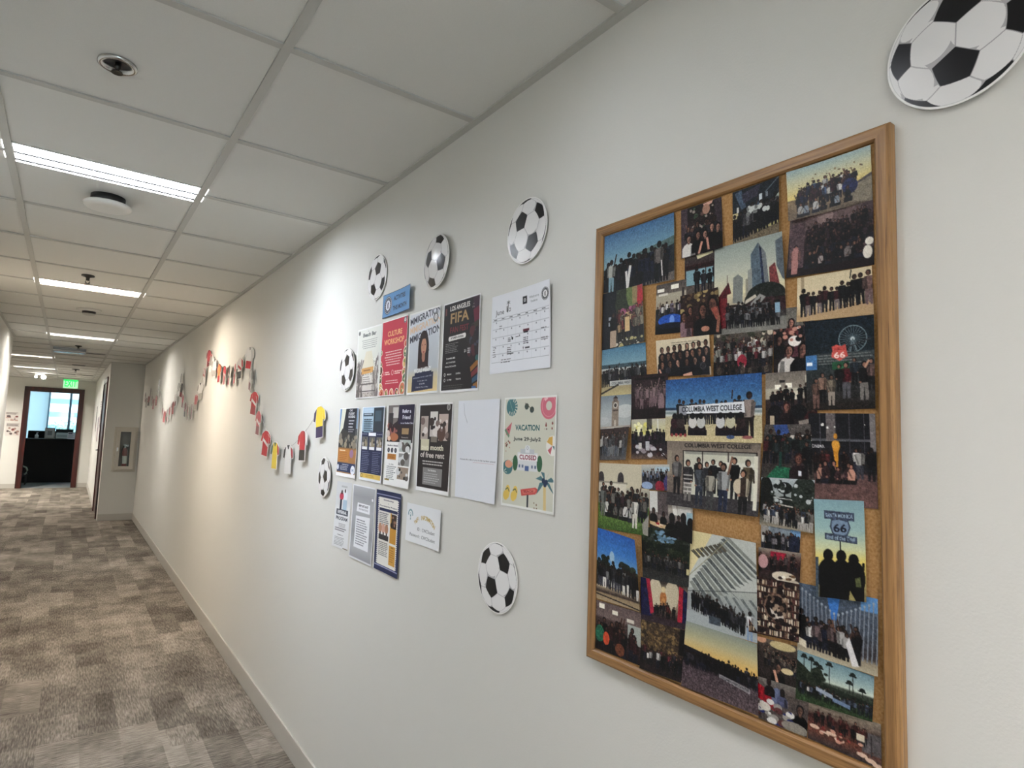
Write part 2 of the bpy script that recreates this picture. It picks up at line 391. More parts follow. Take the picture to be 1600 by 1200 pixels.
b = MB(); b.box(XO-T, DX0, YE, YE+.14, 0, ZC); b.box(DX1, XJ+.02, YE, YE+.14, 0, ZC); b.box(DX0, DX1, YE, YE+.14, DZ, ZC)
structure(b.build('wall_end', M_wall))
# ceiling: lay-in tiles with gaps where the lights sit
XR, XLr, Pt, Y0 = .367, -.2426, .6096, 1.5105
TEE = .0235
lights = [(k, 0) for k in (-4, -1, 2, 6, 11)] + [(16, -1), (20, -1), (16, -4), (23, -3)]      # (line of the grid, column)
LH = .093
cuts = [(XLr+c*Pt, Y0+k*Pt-LH, Y0+k*Pt+LH) for k, c in lights]
b = MB(); b.mi(M_tile); b.mi(M_dark)
xs = [XR+Pt*i for i in range(-6, 3)]; xs[-1] = min(xs[-1], XW+T)
for i in range(len(xs)-1):
    for k in range(-9, 26):
        x0, x1, y0, y1 = xs[i], xs[i+1], Y0+k*Pt, Y0+(k+1)*Pt
        if x0 >= XW: continue
        y1 = min(y1, YE+.1)
        if y0 >= y1: continue
        segs = [(y0, y1)]
        for cx, c0, c1 in cuts:
            if abs(cx-x0) < .01:
                segs = [t for (s0, s1) in segs for t in ((s0, min(s1, c0)), (max(s0, c1), s1)) if t[1]-t[0] > .003]
        for s0, s1 in segs:
            b.box(x0+.002, min(x1, XW+.01)-.002, s0+.0005, s1-.0005, ZC+.005, ZC+.02, M_tile)
b.box(XO-.2, XW+T, YB-.1, YE+.14, ZC+.16, ZC+.2, M_dark)
structure(b.build('ceiling', M_tile))
b = MB()
for x in xs[:-1]:
    b.box(x-TEE/2, x+TEE/2, YB, YE, ZC-.001, ZC+.0045)
for k in range(-8, 26):
    y = Y0+k*Pt
    for i in range(len(xs)-1):
        if any(abs(XLr+c*Pt-xs[i]) < .01 and k == kk for kk, c in lights): continue
        b.box(xs[i]+TEE/2, min(xs[i+1], XW)-TEE/2+.01, y-TEE/2, y+TEE/2, ZC-.0006, ZC+.0045)
b.box(XW-.022, XW, YB, YJ, ZC-.002, ZC+.0045); b.box(XJ-.022, XJ, YJ, YE, ZC-.002, ZC+.0045)
b.box(XJ-.022, XW, YJ-.022, YJ, ZC-.003, ZC+.0045)
b.box(XL, XL+.022, YB, YL, ZC-.002, ZC+.0045); b.box(XO, XJ, YE-.022, YE, ZC-.002, ZC+.0045)
structure(b.build('trim_1', M_grid))
# baseboards
for nm, a in (('baseboard_right', (XW-.009, XW, YB, YJ)), ('baseboard_jog', (XJ, XW-.009, YJ-.009, YJ)), ('baseboard_left', (XL, XL+.009, YB, YL)),
              ('baseboard_end_left', (XO, DX0-.1, YE-.009, YE)), ('baseboard_end_right', (DX1+.1, XJ, YE-.009, YE)),
              ('baseboard_jog_side', (XJ-.009, XJ, 12.62, YE))):
    bb = MB().box(a[0], a[1], a[2], a[3], 0, .1, bevel=.002); structure(bb.build(nm, M_base))
# far doorway frame and the red-brown door in the jog wall
b = MB()
for x0, x1 in ((DX0-.1, DX0), (DX1, DX1+.1)): b.box(x0, x1, YE-.03, YE+.16, 0, DZ, bevel=.004)
b.box(DX0-.1, DX1+.1, YE-.03, YE+.16, DZ, DZ+.1, bevel=.004)
structure(b.build('door_1', M_mahog))
b = MB(); b.box(XJ-.022, XJ+.002, 11.45, 11.53, 0, 2.2); b.box(XJ-.022, XJ+.002, 12.5, 12.58, 0, 2.2); b.box(XJ-.022, XJ+.002, 11.53, 12.5, 2.12, 2.2)
b.box(XJ-.006, XJ+.002, 11.53, 12.5, .01, 2.12)
d2 = structure(b.build('door_2', M_mahog))
MB().tube([(XJ-.006,12.4,1.02),(XJ-.05,12.4,1.02),(XJ-.05,12.3,1.02)], .009, m=M_chrome).build('door_handle', M_chrome, d2)

b = MB(); b.box(-.48, .8, YB-.1, YB-.04, .68, .73); b.box(-.48, .8, YB-.1, YB-.04, 2.17, 2.22); b.box(-.48, -.43, YB-.1, YB-.04, .73, 2.17); b.box(.75, .8, YB-.1, YB-.04, .73, 2.17)
structure(b.build('added_window_2', M_base))  # unseen window, added to let fill light in from behind the camera
M_fin = mat('louver_dark_metal', (40,40,40), .6)
M_end = mat('lens_edge', (255,255,255), .5, emit=(1,.97,.93), estr=3)
# ------------------------------------------------------------------ recessed lights
def led(k, c, near, label):
    x0 = XLr+c*Pt; x1 = x0+Pt; y = Y0+k*Pt; t = empty('recessed_ceiling_light', ((x0+x1)/2, y, ZC), label, 'ceiling light', 'slim recessed lights across the corridor ceiling')
    w = Pt/2-TEE/2; h = LH
    b = MB(); b.box(-w, w, -h, -h+.004, -.002, .05); b.box(-w, w, h-.004, h, -.002, .05); b.box(-w, -w+.003, -h, h, 0, .05); b.box(w-.003, w, -h, h, 0, .05); b.box(-w, w, -h, h, .05, .056)
    b.build('housing', M_white, t)
    mxs = max(LED[k]); lm = mat('led_lens', (255,255,255), .5, emit=tuple(q/mxs for q in LED[k]), estr=mxs)
    b = MB(); b.box(-w+.003, w-.003, -h+.004, h-.004, .018, .034); b.build('lens', lm, t)
    for s in (-1, 1): MB().box(s*(w+TEE+.0005), s*(w+TEE+.004), -h+.01, h-.01, .0015, .0045).build('lens_end', M_end, t)
    for yy in (-.014, .056): MB().box(-w+.003, w-.003, yy, yy+.016, -.002, .010).build('louver_fin', M_fin, t)
for k, c, nr, lb in ((-4,0,1,'added unseen recessed ceiling light behind the camera, farthest back'), (-1,0,1,'added unseen recessed ceiling light directly above the camera'),  # both out of view, added where they best fit the near wall tones
                     (2,0,1,'nearest and largest glowing linear light in the ceiling, just before the round white detector'),
                     (6,0,0,'second glowing linear ceiling light, behind the black pendant sprinkler'), (11,0,0,'third glowing linear ceiling light, beyond the cone-shaped detector'),
                     (16,-1,2,'thin glowing ceiling light at the left where the corridor widens, nearer of that pair'),
                     (20,-1,2,'thin glowing ceiling light at the left closest to the end wall, near the emergency lamps'),
                     (16,-4,2,'added unseen ceiling light of the open area behind the left wall, nearer one'), (23,-3,2,'added unseen ceiling light of the open area behind the left wall, by the end wall')):  # both out of view, added to brighten the end wall and open area
    led(k, c, nr, lb)

# ------------------------------------------------------------------ ceiling devices
t = empty('recessed_sprinkler', (.032, 1.870, ZC), 'recessed sprinkler with chrome ring and dark opening in a near ceiling tile', 'sprinkler')
MB().lathe([(.045,.004),(.0455,-.003),(.040,-.006),(.032,-.003),(.030,.004)], n=40, cap=False).build('ring', M_chrome, t)
MB().lathe([(.0305,.0045),(.030,.0042),(.0005,.0043)], n=32).build('cup', M_black, t)
b = MB(); b.lathe([(.008,.004),(.008,-.010),(.005,-.012),(.005,-.02)], n=16); b.lathe([(.014,-.02),(.014,-.022)], n=10)
b.build('deflector', mat('dark_steel', (60,58,55), .35, metal=.8), t)
t = empty('smoke_detector', (.064, 3.03, ZC), 'white round smoke detector hanging below the ceiling just past the nearest light', 'smoke detector')
MB().lathe([(.062,.005),(.062,-.03)], n=40).build('mounting_base', M_black, t)
MB().lathe([(.066,-.026),(.084,-.028),(.088,-.034),(.083,-.042),(.06,-.047),(.02,-.048)], n=48).build('cover', M_white, t)
def pendant(x, y, label, s=1):
    t = empty('pendant_sprinkler', (x, y, ZC), label, 'sprinkler', 'black pendant sprinklers in the corridor ceiling')
    MB().lathe([(.036*s,.005),(.036*s,-.003),(.012,-.010),(.008,-.03)], n=24).build('escutcheon', M_black, t)
    b = MB(); b.tube([(-.008,0,-.025),(-.012,0,-.038),(-.004,0,-.048)], .0025); b.tube([(.008,0,-.025),(.012,0,-.038),(.004,0,-.048)], .0025); b.lathe([(.016,-.048),(.016,-.05)], n=12)
    b.build('deflector', M_black, t)
pendant(.032, 4.75, 'black pendant sprinkler in the ceiling just before the second glowing light')
pendant(.035, 9.25, 'small dark pendant sprinkler in the ceiling beyond the third glowing light')
pendant(.045, 13.4, 'tiny dark pendant sprinkler in the ceiling farthest down the corridor', 1.6)
t = empty('cone_detector', (.072, 6.2, ZC), 'pale detector with dark cone and wide flat base between the second and third lights', 'smoke detector')
MB().lathe([(.088,.005),(.088,-.006),(.07,-.012)], n=40).build('base', M_tile, t)
MB().lathe([(.05,-.011),(.046,-.03)], n=32).build('sensor_ring', M_black, t)
MB().lathe([(.046,-.03),(.044,-.038),(.02,-.046)], n=32).build('cap', M_grid, t)
t = empty('speaker_disc', (.11, 14.6, ZC), 'small white round ceiling device near the green exit sign', 'detector')
MB().lathe([(.05,.005),(.06,-.03),(.045,-.05),(.02,-.055)], n=24).build('cover', M_white, t)
# glossy unlit diffuser and slot vents
t = empty('unlit_ceiling_light', (-.05, 9.72, ZC), 'glossy unlit ceiling light reflecting blue daylight beyond the third glowing light', 'ceiling light')
M_sheen = mat('glossy_acrylic', (170,185,200), .12, spec=1.0); M_sheen.node_tree.nodes['Principled BSDF'].inputs['Metallic'].default_value = .6
b = MB(); n = 16
for i in range(n):
    a0, a1 = math.pi*i/n, math.pi*(i+1)/n
    b.quad([(-.17, -.2*math.cos(a0), -.05*math.sin(a0)), (.17, -.2*math.cos(a0), -.05*math.sin(a0)), (.17, -.2*math.cos(a1), -.05*math.sin(a1)), (-.17, -.2*math.cos(a1), -.05*math.sin(a1))])
b.build('diffuser', M_sheen, t)
MB().box(-.18,.18,-.205,.205,-.004,.004).build('frame', M_grid, t)
def slot_vent(x0, x1, y, w, label):
    t = empty('slot_vent', ((x0+x1)/2, y, ZC), label, 'ceiling vent', 'dark slot vents in the far ceiling'); h = (x1-x0)/2
    MB().box(-h, h, -w/2, w/2, -.004, .004).build('frame', M_grid, t)
    for i in (-1, 1): MB().box(-h+.01, h-.01, i*w/5-.012, i*w/5+.012, -.006, -.003).build('slot', M_black, t)
slot_vent(-.22, .35, 10.05, .14, 'dark slot vent across the ceiling behind the glossy unlit light')
slot_vent(-.02, .17, 12.35, .14, 'short dark slot vent in the ceiling midway to the exit sign')
slot_vent(-.22, .35, 14.83, .12, 'long slot vent in the ceiling closest to the exit sign')
t = empty('emergency_light', (-.515, 15.3, ZC), 'twin-head emergency light glowing on the ceiling left of the exit sign', 'emergency light')
MB().box(-.08, .08, -.03, .03, -.035, .0, bevel=.006).build('housing', M_white, t)
M_bulb = mat('lamp_glass', (255,255,255), .3, emit=(1,.97,.9), estr=70)
for s, r in ((-1, .022), (1, .04)):
    h = MB().lathe([(.012,0),(r,.02),(r*1.05,.045)], c=(0,0,0), n=20, axis='y').build('lamp_head', M_white, t); h.location = (s*.06, .0, -.07); h.rotation_euler = (0,0,math.pi)
    l = MB().lathe([(r,.046),(r*.8,.056),(r*.3,.06)], n=20, axis='y').build('bulb', M_bulb, h)
# exit sign
t = empty('exit_sign', (-.01, 16.2, ZC), 'green lit exit sign hanging from the ceiling above the far doorway', 'exit sign')
M_exitg = mat('exit_green', (20,150,60), .4, emit=(.02,.62,.12), estr=1.3); M_exitw = mat('exit_panel', (220,245,225), .4, emit=(.30,.85,.42), estr=.75)
MB().box(-.15, .15, -.03, .03, -.03, .0, bevel=.004).build('canopy', M_white, t)
MB().box(-.13, .13, -.008, .008, -.215, -.03).build('panel', M_exitw, t)
def letters(s, size, m, parent, name, loc, rot=(math.pi/2,0,0), width=None, depth=.002):
    V, Tt = font_tris(s, True); mn, mx = V.min(0), V.max(0); k = size/(mx[1]-mn[1]); kx = width/(mx[0]-mn[0]) if width else k
    me = bpy.data.meshes.new(name); me.from_pydata([((v[0]-(mn[0]+mx[0])/2)*kx, (v[1]-(mn[1]+mx[1])/2)*k, 0) for v in V], [], [tuple(int(i) for i in q) for q in Tt])
    me.materials.append(m); o = bpy.data.objects.new(name, me); COL.objects.link(o); o.parent = parent; o.location = loc; o.rotation_euler = rot
    md = o.modifiers.new('s', 'SOLIDIFY'); md.thickness = depth; return o
letters('EXIT', .14, M_exitg, t, 'lettering', (0,-.010,-.115), width=.21)
b = MB(); b.box(-.13,.13,-.0095,-.008,-.06,-.03); b.build('top_band', M_exitg, t)

# ------------------------------------------------------------------ fire extinguisher cabinet on the jog wall
cx0, cx1, cz0, cz1 = .595, .905, .737, 1.42
t = empty('extinguisher_cabinet', ((cx0+cx1)/2, YJ, (cz0+cz1)/2), 'pale recessed fire extinguisher cabinet with tall glass pane on the jog wall', 'cabinet')
W2, H2 = (cx1-cx0)/2, (cz1-cz0)/2; gx0, gx1, gz0, gz1 = -.075, .06, -.255, .27
M_cab = mat('cabinet_enamel', (196,190,178), .35)
def ring_boxes(b, X0,X1,Z0,Z1, x0,x1,z0,z1, y0,y1, bev=.003):
    b.box(X0,x0,y0,y1,Z0,Z1,bevel=bev); b.box(x1,X1,y0,y1,Z0,Z1,bevel=bev); b.box(x0,x1,y0,y1,Z0,z0,bevel=bev); b.box(x0,x1,y0,y1,z1,Z1,bevel=bev); return b
ring_boxes(MB(), -W2,W2,-H2,H2, -W2+.035,W2-.035,-H2+.035,H2-.035, -.014,-.0005).build('trim_frame', M_cab, t)
d = ring_boxes(MB(), -W2+.037,W2-.037,-H2+.037,H2-.037, gx0,gx1,gz0,gz1, -.09,-.075).build('door', M_cab, t)
MB().box(-W2+.045,-W2+.062,-.098,-.09,-.03,.03,bevel=.002).build('latch', M_chrome, d)
b = MB(); b.box(-W2+.037,-W2+.04,-.076,-.0005,-H2+.037,H2-.037); b.box(W2-.04,W2-.037,-.076,-.0005,-H2+.037,H2-.037); b.box(-W2+.037,W2-.037,-.076,-.0005,-H2+.037,-H2+.04); b.box(-W2+.037,W2-.037,-.076,-.0005,H2-.04,H2-.037)
b.build('case', M_cab, t)
MB().box(-W2+.04,W2-.04,-.004,-.001,-H2+.04,H2-.04).build('back_lining', mat('cabinet_dark', (70,60,52), .6), t)
MB().box(gx0,gx1,-.084,-.081,gz0,gz1).build('pane', M_glass, t)
M_red = mat('extinguisher_red', (130,22,20), .3)
e = empty('fire_extinguisher', ((cx0+cx1)/2+.0, YJ-.0405, cz0+.045), 'dark red fire extinguisher with hose standing inside the wall cabinet', 'fire extinguisher')
MB().lathe([(.032,0),(.035,.01),(.035,.27),(.026,.31),(.012,.325)], n=24).build('tank', M_red, e)
MB().box(-.03,.045,-.01,.01,.345,.355).box(-.03,.05,-.01,.01,.365,.372).box(-.01,.01,-.01,.01,.32,.36).build('valve_handle', M_chrome, e)
MB().tube([(-.02,-.02,.35),(-.045,-.03,.30),(-.04,-.034,.2),(-.035,-.035,.08)], .008, m=M_black).build('hose', M_black, e)
MB().lathe([(.0355,.08),(.0355,.2)], n=24, cap=False).build('instruction_label', M_white, e)

# ------------------------------------------------------------------ reception room beyond the doorway
YR = 21.3
M_room = mat('reception_wall', (205,218,226), .6)
structure(MB().box(-3.4, 3.4, YE, YR+.1, -.1, 0.0).build('floor_reception', mottled(mat('stone_tile', rough=.3), (150,154,156), (172,176,178), 6)))
structure(MB().box(-3.4, 3.4, YE+.14, YR+.1, 2.6, 2.7).build('ceiling_reception', M_tile))
structure(MB().box(-3.4,-3.3, YE+.1, YR, 0, 2.6).build('wall_reception_left', M_room)); structure(MB().box(2.2,2.3, YE+.1, YR, 0, 2.6).build('wall_reception_right', M_room))
b = MB(); b.box(-3.4,-2.6,YR,YR+.15,0,2.6); b.box(2.0,2.3,YR,YR+.15,0,2.6); b.box(-2.6,2.0,YR,YR+.15,0,.75); b.box(-2.6,2.0,YR,YR+.15,2.45,2.6)
b.box(XJ+.02, 2.3, YE+.02, YE+.14, 0, 2.6); b.box(XO-T, XJ+.05, YE+.1, YE+.14, ZC-.02, 2.6)
structure(b.build('wall_reception_window', M_room))
b = MB()
for x in (-2.57, -1.5, -.46, .03, .62, 1.3, 1.97): b.box(x-.028, x+.028, YR+.03, YR+.10, .75, 2.45)
for z in (.77, 2.43): b.box(-2.6, 2.0, YR+.03, YR+.10, z-.025, z+.025)
M_wfr = mat('window_frame', (150,165,180), .4)
w = structure(b.build('window_1', M_wfr))
MB().box(-2.6, 2.0, YR+.06, YR+.066, .76, 2.44).build('pane', M_glass, w)
ms = bpy.data.materials.new('roller_shade_fabric'); ms.use_nodes = True; N, L = ms.node_tree.nodes, ms.node_tree.links; N.clear()
o_ = N.new('ShaderNodeOutputMaterial'); a1 = N.new('ShaderNodeBsdfTranslucent'); a2 = N.new('ShaderNodeBsdfDiffuse'); mx = N.new('ShaderNodeMixShader'); mx.inputs[0].default_value = .35
a1.inputs[0].default_value = rgba((226,232,234)); a2.inputs[0].default_value = rgba((220,226,228)); L.new(a1.outputs[0], mx.inputs[1]); L.new(a2.outputs[0], mx.inputs[2]); L.new(mx.outputs[0], o_.inputs[0])
t = empty('roller_shade', (-1.5, YR-.03, 2.43), 'pale blue lowered roller shade over the left of the reception window', 'window shade')
MB().box(-1.06, 1.03, -.003, 0, -1.66, 0).build('fabric', ms, t)
MB().box(-1.07, 1.04, -.03, .02, 0, .06).build('cassette', M_white, t)
MB().box(-1.06, 1.03, -.01, .004, -1.69, -1.66).build('hem_bar', M_white, t)
# black desk
t = empty('reception_desk', (-.2, 18.6, 0), 'black reception desk filling the lower half of the far doorway', 'desk')
MB().box(-.9, 1.1, 0, .05, 0, 1.02).build('front_panel', M_desk, t)
MB().box(-.93, 1.13, -.06, .30, 1.02, 1.05, bevel=.004).build('counter_top', M_desk, t)
MB().box(-.9, 1.1, .05, .8, .70, .74).build('work_surface', M_desk, t)
for x in (-.9, 1.06): MB().box(x, x+.04, .05, .8, 0, .70).build('side_panel', M_desk, t)
t = empty('office_cabinet', (-.1, 19.6, 0), 'black cabinet behind the reception desk rising above its counter', 'cabinet')
MB().box(-.68, -.02, 0, .4, 0, 1.22, bevel=.004).build('body', M_desk, t)
for s in (-.67, -.345): MB().box(s, s+.315, -.015, 0, .08, 1.18).build('door', M_desk, t)
t = empty('sanitizer_bottle', (-.575, 18.68, 1.05), 'white pump bottle on the left of the black reception counter', 'bottle')
MB().lathe([(.03,0),(.036,.01),(.036,.08),(.014,.1)], n=20).build('body', M_white, t)
MB().lathe([(.009,.1),(.009,.13)], n=12).box(-.008,.03,-.006,.006,.13,.14).build('pump', M_white, t)
t = empty('picture_frame', (-.325, 18.66, 1.05), 'silver framed notice propped on the black reception counter', 'picture frame')
M_sil = mat('brushed_silver', (150,148,142), .4, metal=.5)
ring_boxes(MB(), -.1,.1,0,.265, -.078,.078,.022,.243, -.01,.01).build('frame', M_sil, t)
MB().box(-.078,.078,-.002,.004,.022,.243).build('mat_board', mat('grey_card', (196,194,190), .7), t)
MB().box(-.045,.045,-.004,-.0022,.085,.19).build('notice', mat('notice_card', (120,120,120), .7), t)
t = empty('printer', (-.08, 18.72, 1.05), 'pale rounded machine on the black reception counter', 'printer')
MB().box(-.125,.125,-.08,.1,0,.15,bevel=.022).build('body', mat('pale_plastic', (205,216,214), .4), t)
MB().box(-.10,.10,-.0825,-.079,.05,.095).build('paper_slot', mat('pale_grey_plastic', (170,186,186), .4), t)
t = empty('monitor', (-.03, 19.02, .742), 'black computer monitor behind the pale machine on the desk', 'monitor')
MB().box(-.19,.17,0,.03,.18,.545,bevel=.004).build('screen_back', M_black, t)
MB().box(-.03,.03,.01,.04,0,.3).box(-.1,.1,-.05,.12,0,.012).build('stand', M_black, t)
pc = Pic(.15,.165,.003,(236,232,236)); pc.rect(.08,.08,.6,.25,(90,80,100)).lines(.08,.35,.9,4,.13,.04,(150,146,156))
c_ = ruled('counter_card', pc, 0, 0, 0, m=M_ink); c_.location = (.105, 18.6, 1.135); c_.rotation_euler = (0,0,math.pi/2)
setp(c_, 'white printed card standing at the right end of the reception counter', 'card')
t = empty('visitor_chair', (-.80, 18.1, 0), 'dark low chair with pale curved arm at the left of the reception desk', 'chair')
MB().box(-.2,.14,-.18,.18,.20,.26,bevel=.02).build('seat', M_black, t); MB().box(-.22,-.18,-.18,.18,.22,.6,bevel=.015).build('backrest', M_black, t)
for x in (-.18,.12):
    for y in (-.15,.15): MB().box(x-.012,x+.012,y-.012,y+.012,0,.2).build('leg', M_black, t)
MB().tube([(-.02,-.2,.42),(.06,-.2,.43),(.12,-.2,.40),(.145,-.2,.34),(.13,-.2,.28),(.10,-.2,.24)], .018, m=mat('pale_arm', (150,165,145), .5)).build('armrest', None, t)
# across the street
t = empty('office_building', (0, 150, -8), 'banded pale blue office building seen through the reception window', 'building')
M_fac = mat('facade_white', (236,242,245), .7); M_fgl = mat('facade_glass', (130,182,208), .3); b = MB(); b.box(-40, 40, 0, 6, -30, 55, M_fac); b.build('facade', M_fac, t)
for k in range(30): z = -26+2.6*k; MB().box(-40, 40, -.12, .0, z, z+1.0).build('window_band', M_fgl, t)
M_leaf = mottled(mat('foliage', rough=.8), (70,120,110), (190,215,205), 4, 3)
rr = random.Random(4)
for i, (x, y, s) in enumerate([(-5.2,60,1.15),(-2.6,60,1.1),(.1,60,1.2),(2.8,60,1.15)]):
    t = empty('street_tree', (x, y, -5.2), ['leftmost pale leafy tree outside the reception window','second pale leafy tree from the left outside the reception window','leafy tree outside, seen beside the window mullion','rightmost leafy tree outside the reception window'][i], 'tree', 'trees outside the reception window')
    b = MB()
    for k in range(260):
        v = Vector((rr.gauss(0,1), rr.gauss(0,1), rr.gauss(0,1))).normalized()*s*rr.uniform(.5,1); c = Vector((0,0,6))+Vector((v.x,v.y,v.z*.8)); q = .22
        d = [Vector((rr.uniform(-q,q), rr.uniform(-q,q), rr.uniform(-q,q))) for _ in range(3)]
        b.quad([c+d[0], c+d[1], c+d[2]])
    b.build('crown', M_leaf, t); MB().tube([(0,0,0),(0,0,5.5)], .2).build('trunk', M_mahog, t)

# ------------------------------------------------------------------ cork board
BY0, BY1, BZ0, BZ1, RW, FD = .968, .3685, 1.017, 1.935, .0225, .0195
t = empty('cork_board', (XW, (BY0+BY1)/2, (BZ0+BZ1)/2), 'large oak-framed cork board crowded with photographs on the right wall', 'notice board')
hw, hh = (BY0-BY1)/2, (BZ1-BZ0)/2
MB().box(-.012, -.001, -hw+.01, hw-.01, -hh+.01, hh-.01).build('cork_panel', M_cork, t)
def rail(L_, loc, rot):
    b = MB(); prof = [(-.001,0),(-FD+.005,0),(-FD+.0015,.0015),(-FD,.005),(-FD,RW-.004),(-FD+.003,RW-.001),(-.010,RW),(-.001,RW)]
    A = [b.bm.verts.new((x, y, -L_/2+y)) for x, y in prof]; B = [b.bm.verts.new((x, y, L_/2-y)) for x, y in prof]; n = len(prof)
    for i in range(n): b.bm.faces.new((A[i], A[(i+1)%n], B[(i+1)%n], B[i]))
    b.bm.faces.new(A); b.bm.faces.new(B[::-1])
    o = b.build('frame_rail', M_oak, t); o.location = loc; o.rotation_euler = (rot,0,0); return o
rail(2*hh, (0,-hw,0), 0); rail(2*hh, (0,hw,0), math.pi); rail(2*hw, (0,0,-hh), math.pi/2); rail(2*hw, (0,0,hh), -math.pi/2)
# ------------------------------------------------------------------ photo prints on the board
K = (22,22,26); K2 = (38,36,42); NV = (32,38,62); GY = (98,98,100); WH = (206,204,200); RD = (128,30,38); SK = (150,104,84)
DARK = [K, K2, (28,26,30), (46,44,50)]; MIX = [K, K2, NV, (70,66,68), WH, (60,40,44)]; BRIGHT = [K, WH, RD, (160,158,152), NV, (120,90,80)]
SAND = (196,182,142)
def ph1(P):
    P.bg([(0,(74,112,150)),(.35,(112,150,172)),(.62,(150,176,178))]).bg([(.6,(70,92,100)),(1,(30,34,38))])
    P.poly([(.45,.46),(1,.34),(1,.62),(.45,.66)], (92,114,112)).poly([(.85,.5),(1,.46),(1,.72),(.86,.74)], (36,46,50)).rect(.75,.72,1,.86,(44,42,40)).poly([(.5,.98),(1,.86),(1,1),(.5,1)], (110,102,96))
    P.crowd(.04,.92,1.02,.98,.5,14,DARK+[NV],2,up=.12,arms=.05,skin=[(60,44,40),(40,30,30)]); P.person(.12,1.0,.56,(206,206,196),(120,150,160),(70,48,40),K,arm=1)
    P.person(.80,.97,.62,(120,112,108),K,(50,38,34),K); P.line(.36,.98,.40,.62,.035,WH).line(.36,.98,.34,.7,.03,WH).line(.84,.9,.83,.66,.015,WH); P.noise(7)
def ph2(P):
    P.bg([(0,(30,26,24)),(.5,(44,30,30)),(1,(22,12,14))]); P.rect(0,0,.16,1,(74,60,66)).rect(.82,0,1,.7,(58,48,54)); P.speck(.2,.05,.8,.5,26,[(92,68,60),(60,80,60),(150,140,130)],.035,.03)
    P.poly([(.55,.02),(.8,.0),(.76,.06),(.58,.1)], (214,170,150)).ell(.62,.14,.09,.1,(168,130,110)); P.crowd(.1,.9,.62,.58,.3,6,DARK,1,'bust')
    for i,(u,v) in enumerate([(.18,.72),(.4,.68),(.58,.7),(.74,.6),(.88,.64)]): P.person(u,v+.22,.42,(16,14,16) if i else (200,196,190),K,(196,148,126),(20,14,14),'bust')
    P.line(.42,.98,.5,.75,.05,(196,146,126)).line(.66,.95,.62,.7,.05,(196,146,126)); P.noise(8)
def ph3(P):
    P.bg([(0,(26,32,38)),(.35,(30,38,46)),(1,(34,34,38))]); P.poly([(.05,.05),(.2,.02),(.3,.35),(.2,.38)], (74,92,112)).poly([(.2,.1),(.6,.02),(.55,.2),(.25,.28)], (58,56,72)).poly([(.25,.42),(.6,.32),(.6,.42),(.25,.5)], (70,88,104))
    P.rect(.58,.2,.64,.34,(196,204,208)).rect(.72,.2,.76,.28,(120,130,138)).rect(.1,.32,.14,.42,(210,210,204)).rect(0,.42,.12,.56,(196,186,140)).line(.7,.2,1,.0,.02,(90,104,112)).poly([(.84,.38),(1,.28),(1,.38),(.88,.42)], (190,200,186))
    P.rect(0,.8,1,1,(116,104,84)).poly([(.5,.74),(1,.62),(1,.8),(.5,.86)], (180,172,120)); P.crowd(.0,1,.95,.8,.5,10,DARK+[GY],2,up=.1,skin=[(70,56,50),(40,34,34)]); P.ell(.45,.42,.14,.05,(190,194,190)).speck(.3,.38,.8,.5,14,[(190,194,190),(120,122,120)],.03,.03).noise(9)
def ph4(P):
    P.bg([(0,(150,172,176)),(.25,(190,190,160)),(.6,(220,198,124)),(.62,(214,190,120))]).bg([(.6,(140,120,92)),(1,(104,92,78))]); P.poly([(.75,.62),(1,.5),(1,1),(.7,.9)], (132,124,108)).poly([(.8,.6),(1,.48),(1,.54),(.8,.64)], (84,78,78))
    P.speck(.1,.2,.9,.6,60,[(120,100,70),(90,80,70)],.008,.012); P.crowd(.1,.82,.86,.76,.34,13,[K,(60,30,40),NV,WH,(70,90,120)],3,up=.22,arms=.4); P.ell(.75,.62,.09,.14,(34,44,84)).crowd(.1,.75,.98,.9,.3,7,[WH,(150,160,170),K],1,'sit').noise(8)
def ph5(P):
    P.bg([(0,(108,92,90)),(.25,(94,76,76)),(.45,(40,26,28)),(1,(26,12,14))]); P.rect(.02,.1,.2,.85,(84,66,70)).ell(.45,.08,.1,.12,(136,116,112)).rect(.24,.28,.32,.5,(190,92,76)).poly([(.4,.36),(.72,.26),(.72,.4),(.4,.5)], (178,164,110)).speck(.42,.3,.72,.45,8,[(230,214,170)],.03,.03)
    P.rect(.88,.02,1,.7,(86,68,70)); P.crowd(.22,.98,.72,.62,.3,16,[(24,18,22),(40,22,26),(48,36,40)],4,up=.28,skin=[(112,78,64),(70,46,40)]).crowd(.2,.9,.9,.84,.3,12,[K,(40,26,30),(150,140,136)],1,'sit')
    P.person(.1,.95,.5,(170,124,118),(170,124,118),(170,120,100),K).rect(.07,.5,.13,.95,(168,122,116)).ell(.95,.62,.045,.06,(226,220,208)).ell(.93,.78,.05,.1,(226,220,208)).noise(7)
def ph6(P):
    P.bg([(0,(90,80,74)),(.2,(70,60,58)),(.45,(60,36,34)),(1,(40,30,30))]); P.poly([(.35,.05),(.85,-.02),(.85,.1),(.4,.18)], (222,214,176)).rect(0,.3,1,.4,(52,26,26)).text('COLUMBIA WEST COLLEGE',.55,.35,.05,(28,16,18),w=.8,bold=True).rect(.05,.42,.97,.78,(132,166,176)).rect(.32,.42,.35,.8,(60,64,66)).rect(.62,.42,.65,.8,(60,64,66)).rect(0,.8,1,1,(92,82,76))
    P.crowd(.3,.95,.98,.96,.62,4,DARK,1,arms=0,skin=[(46,36,34)]).noise(7)
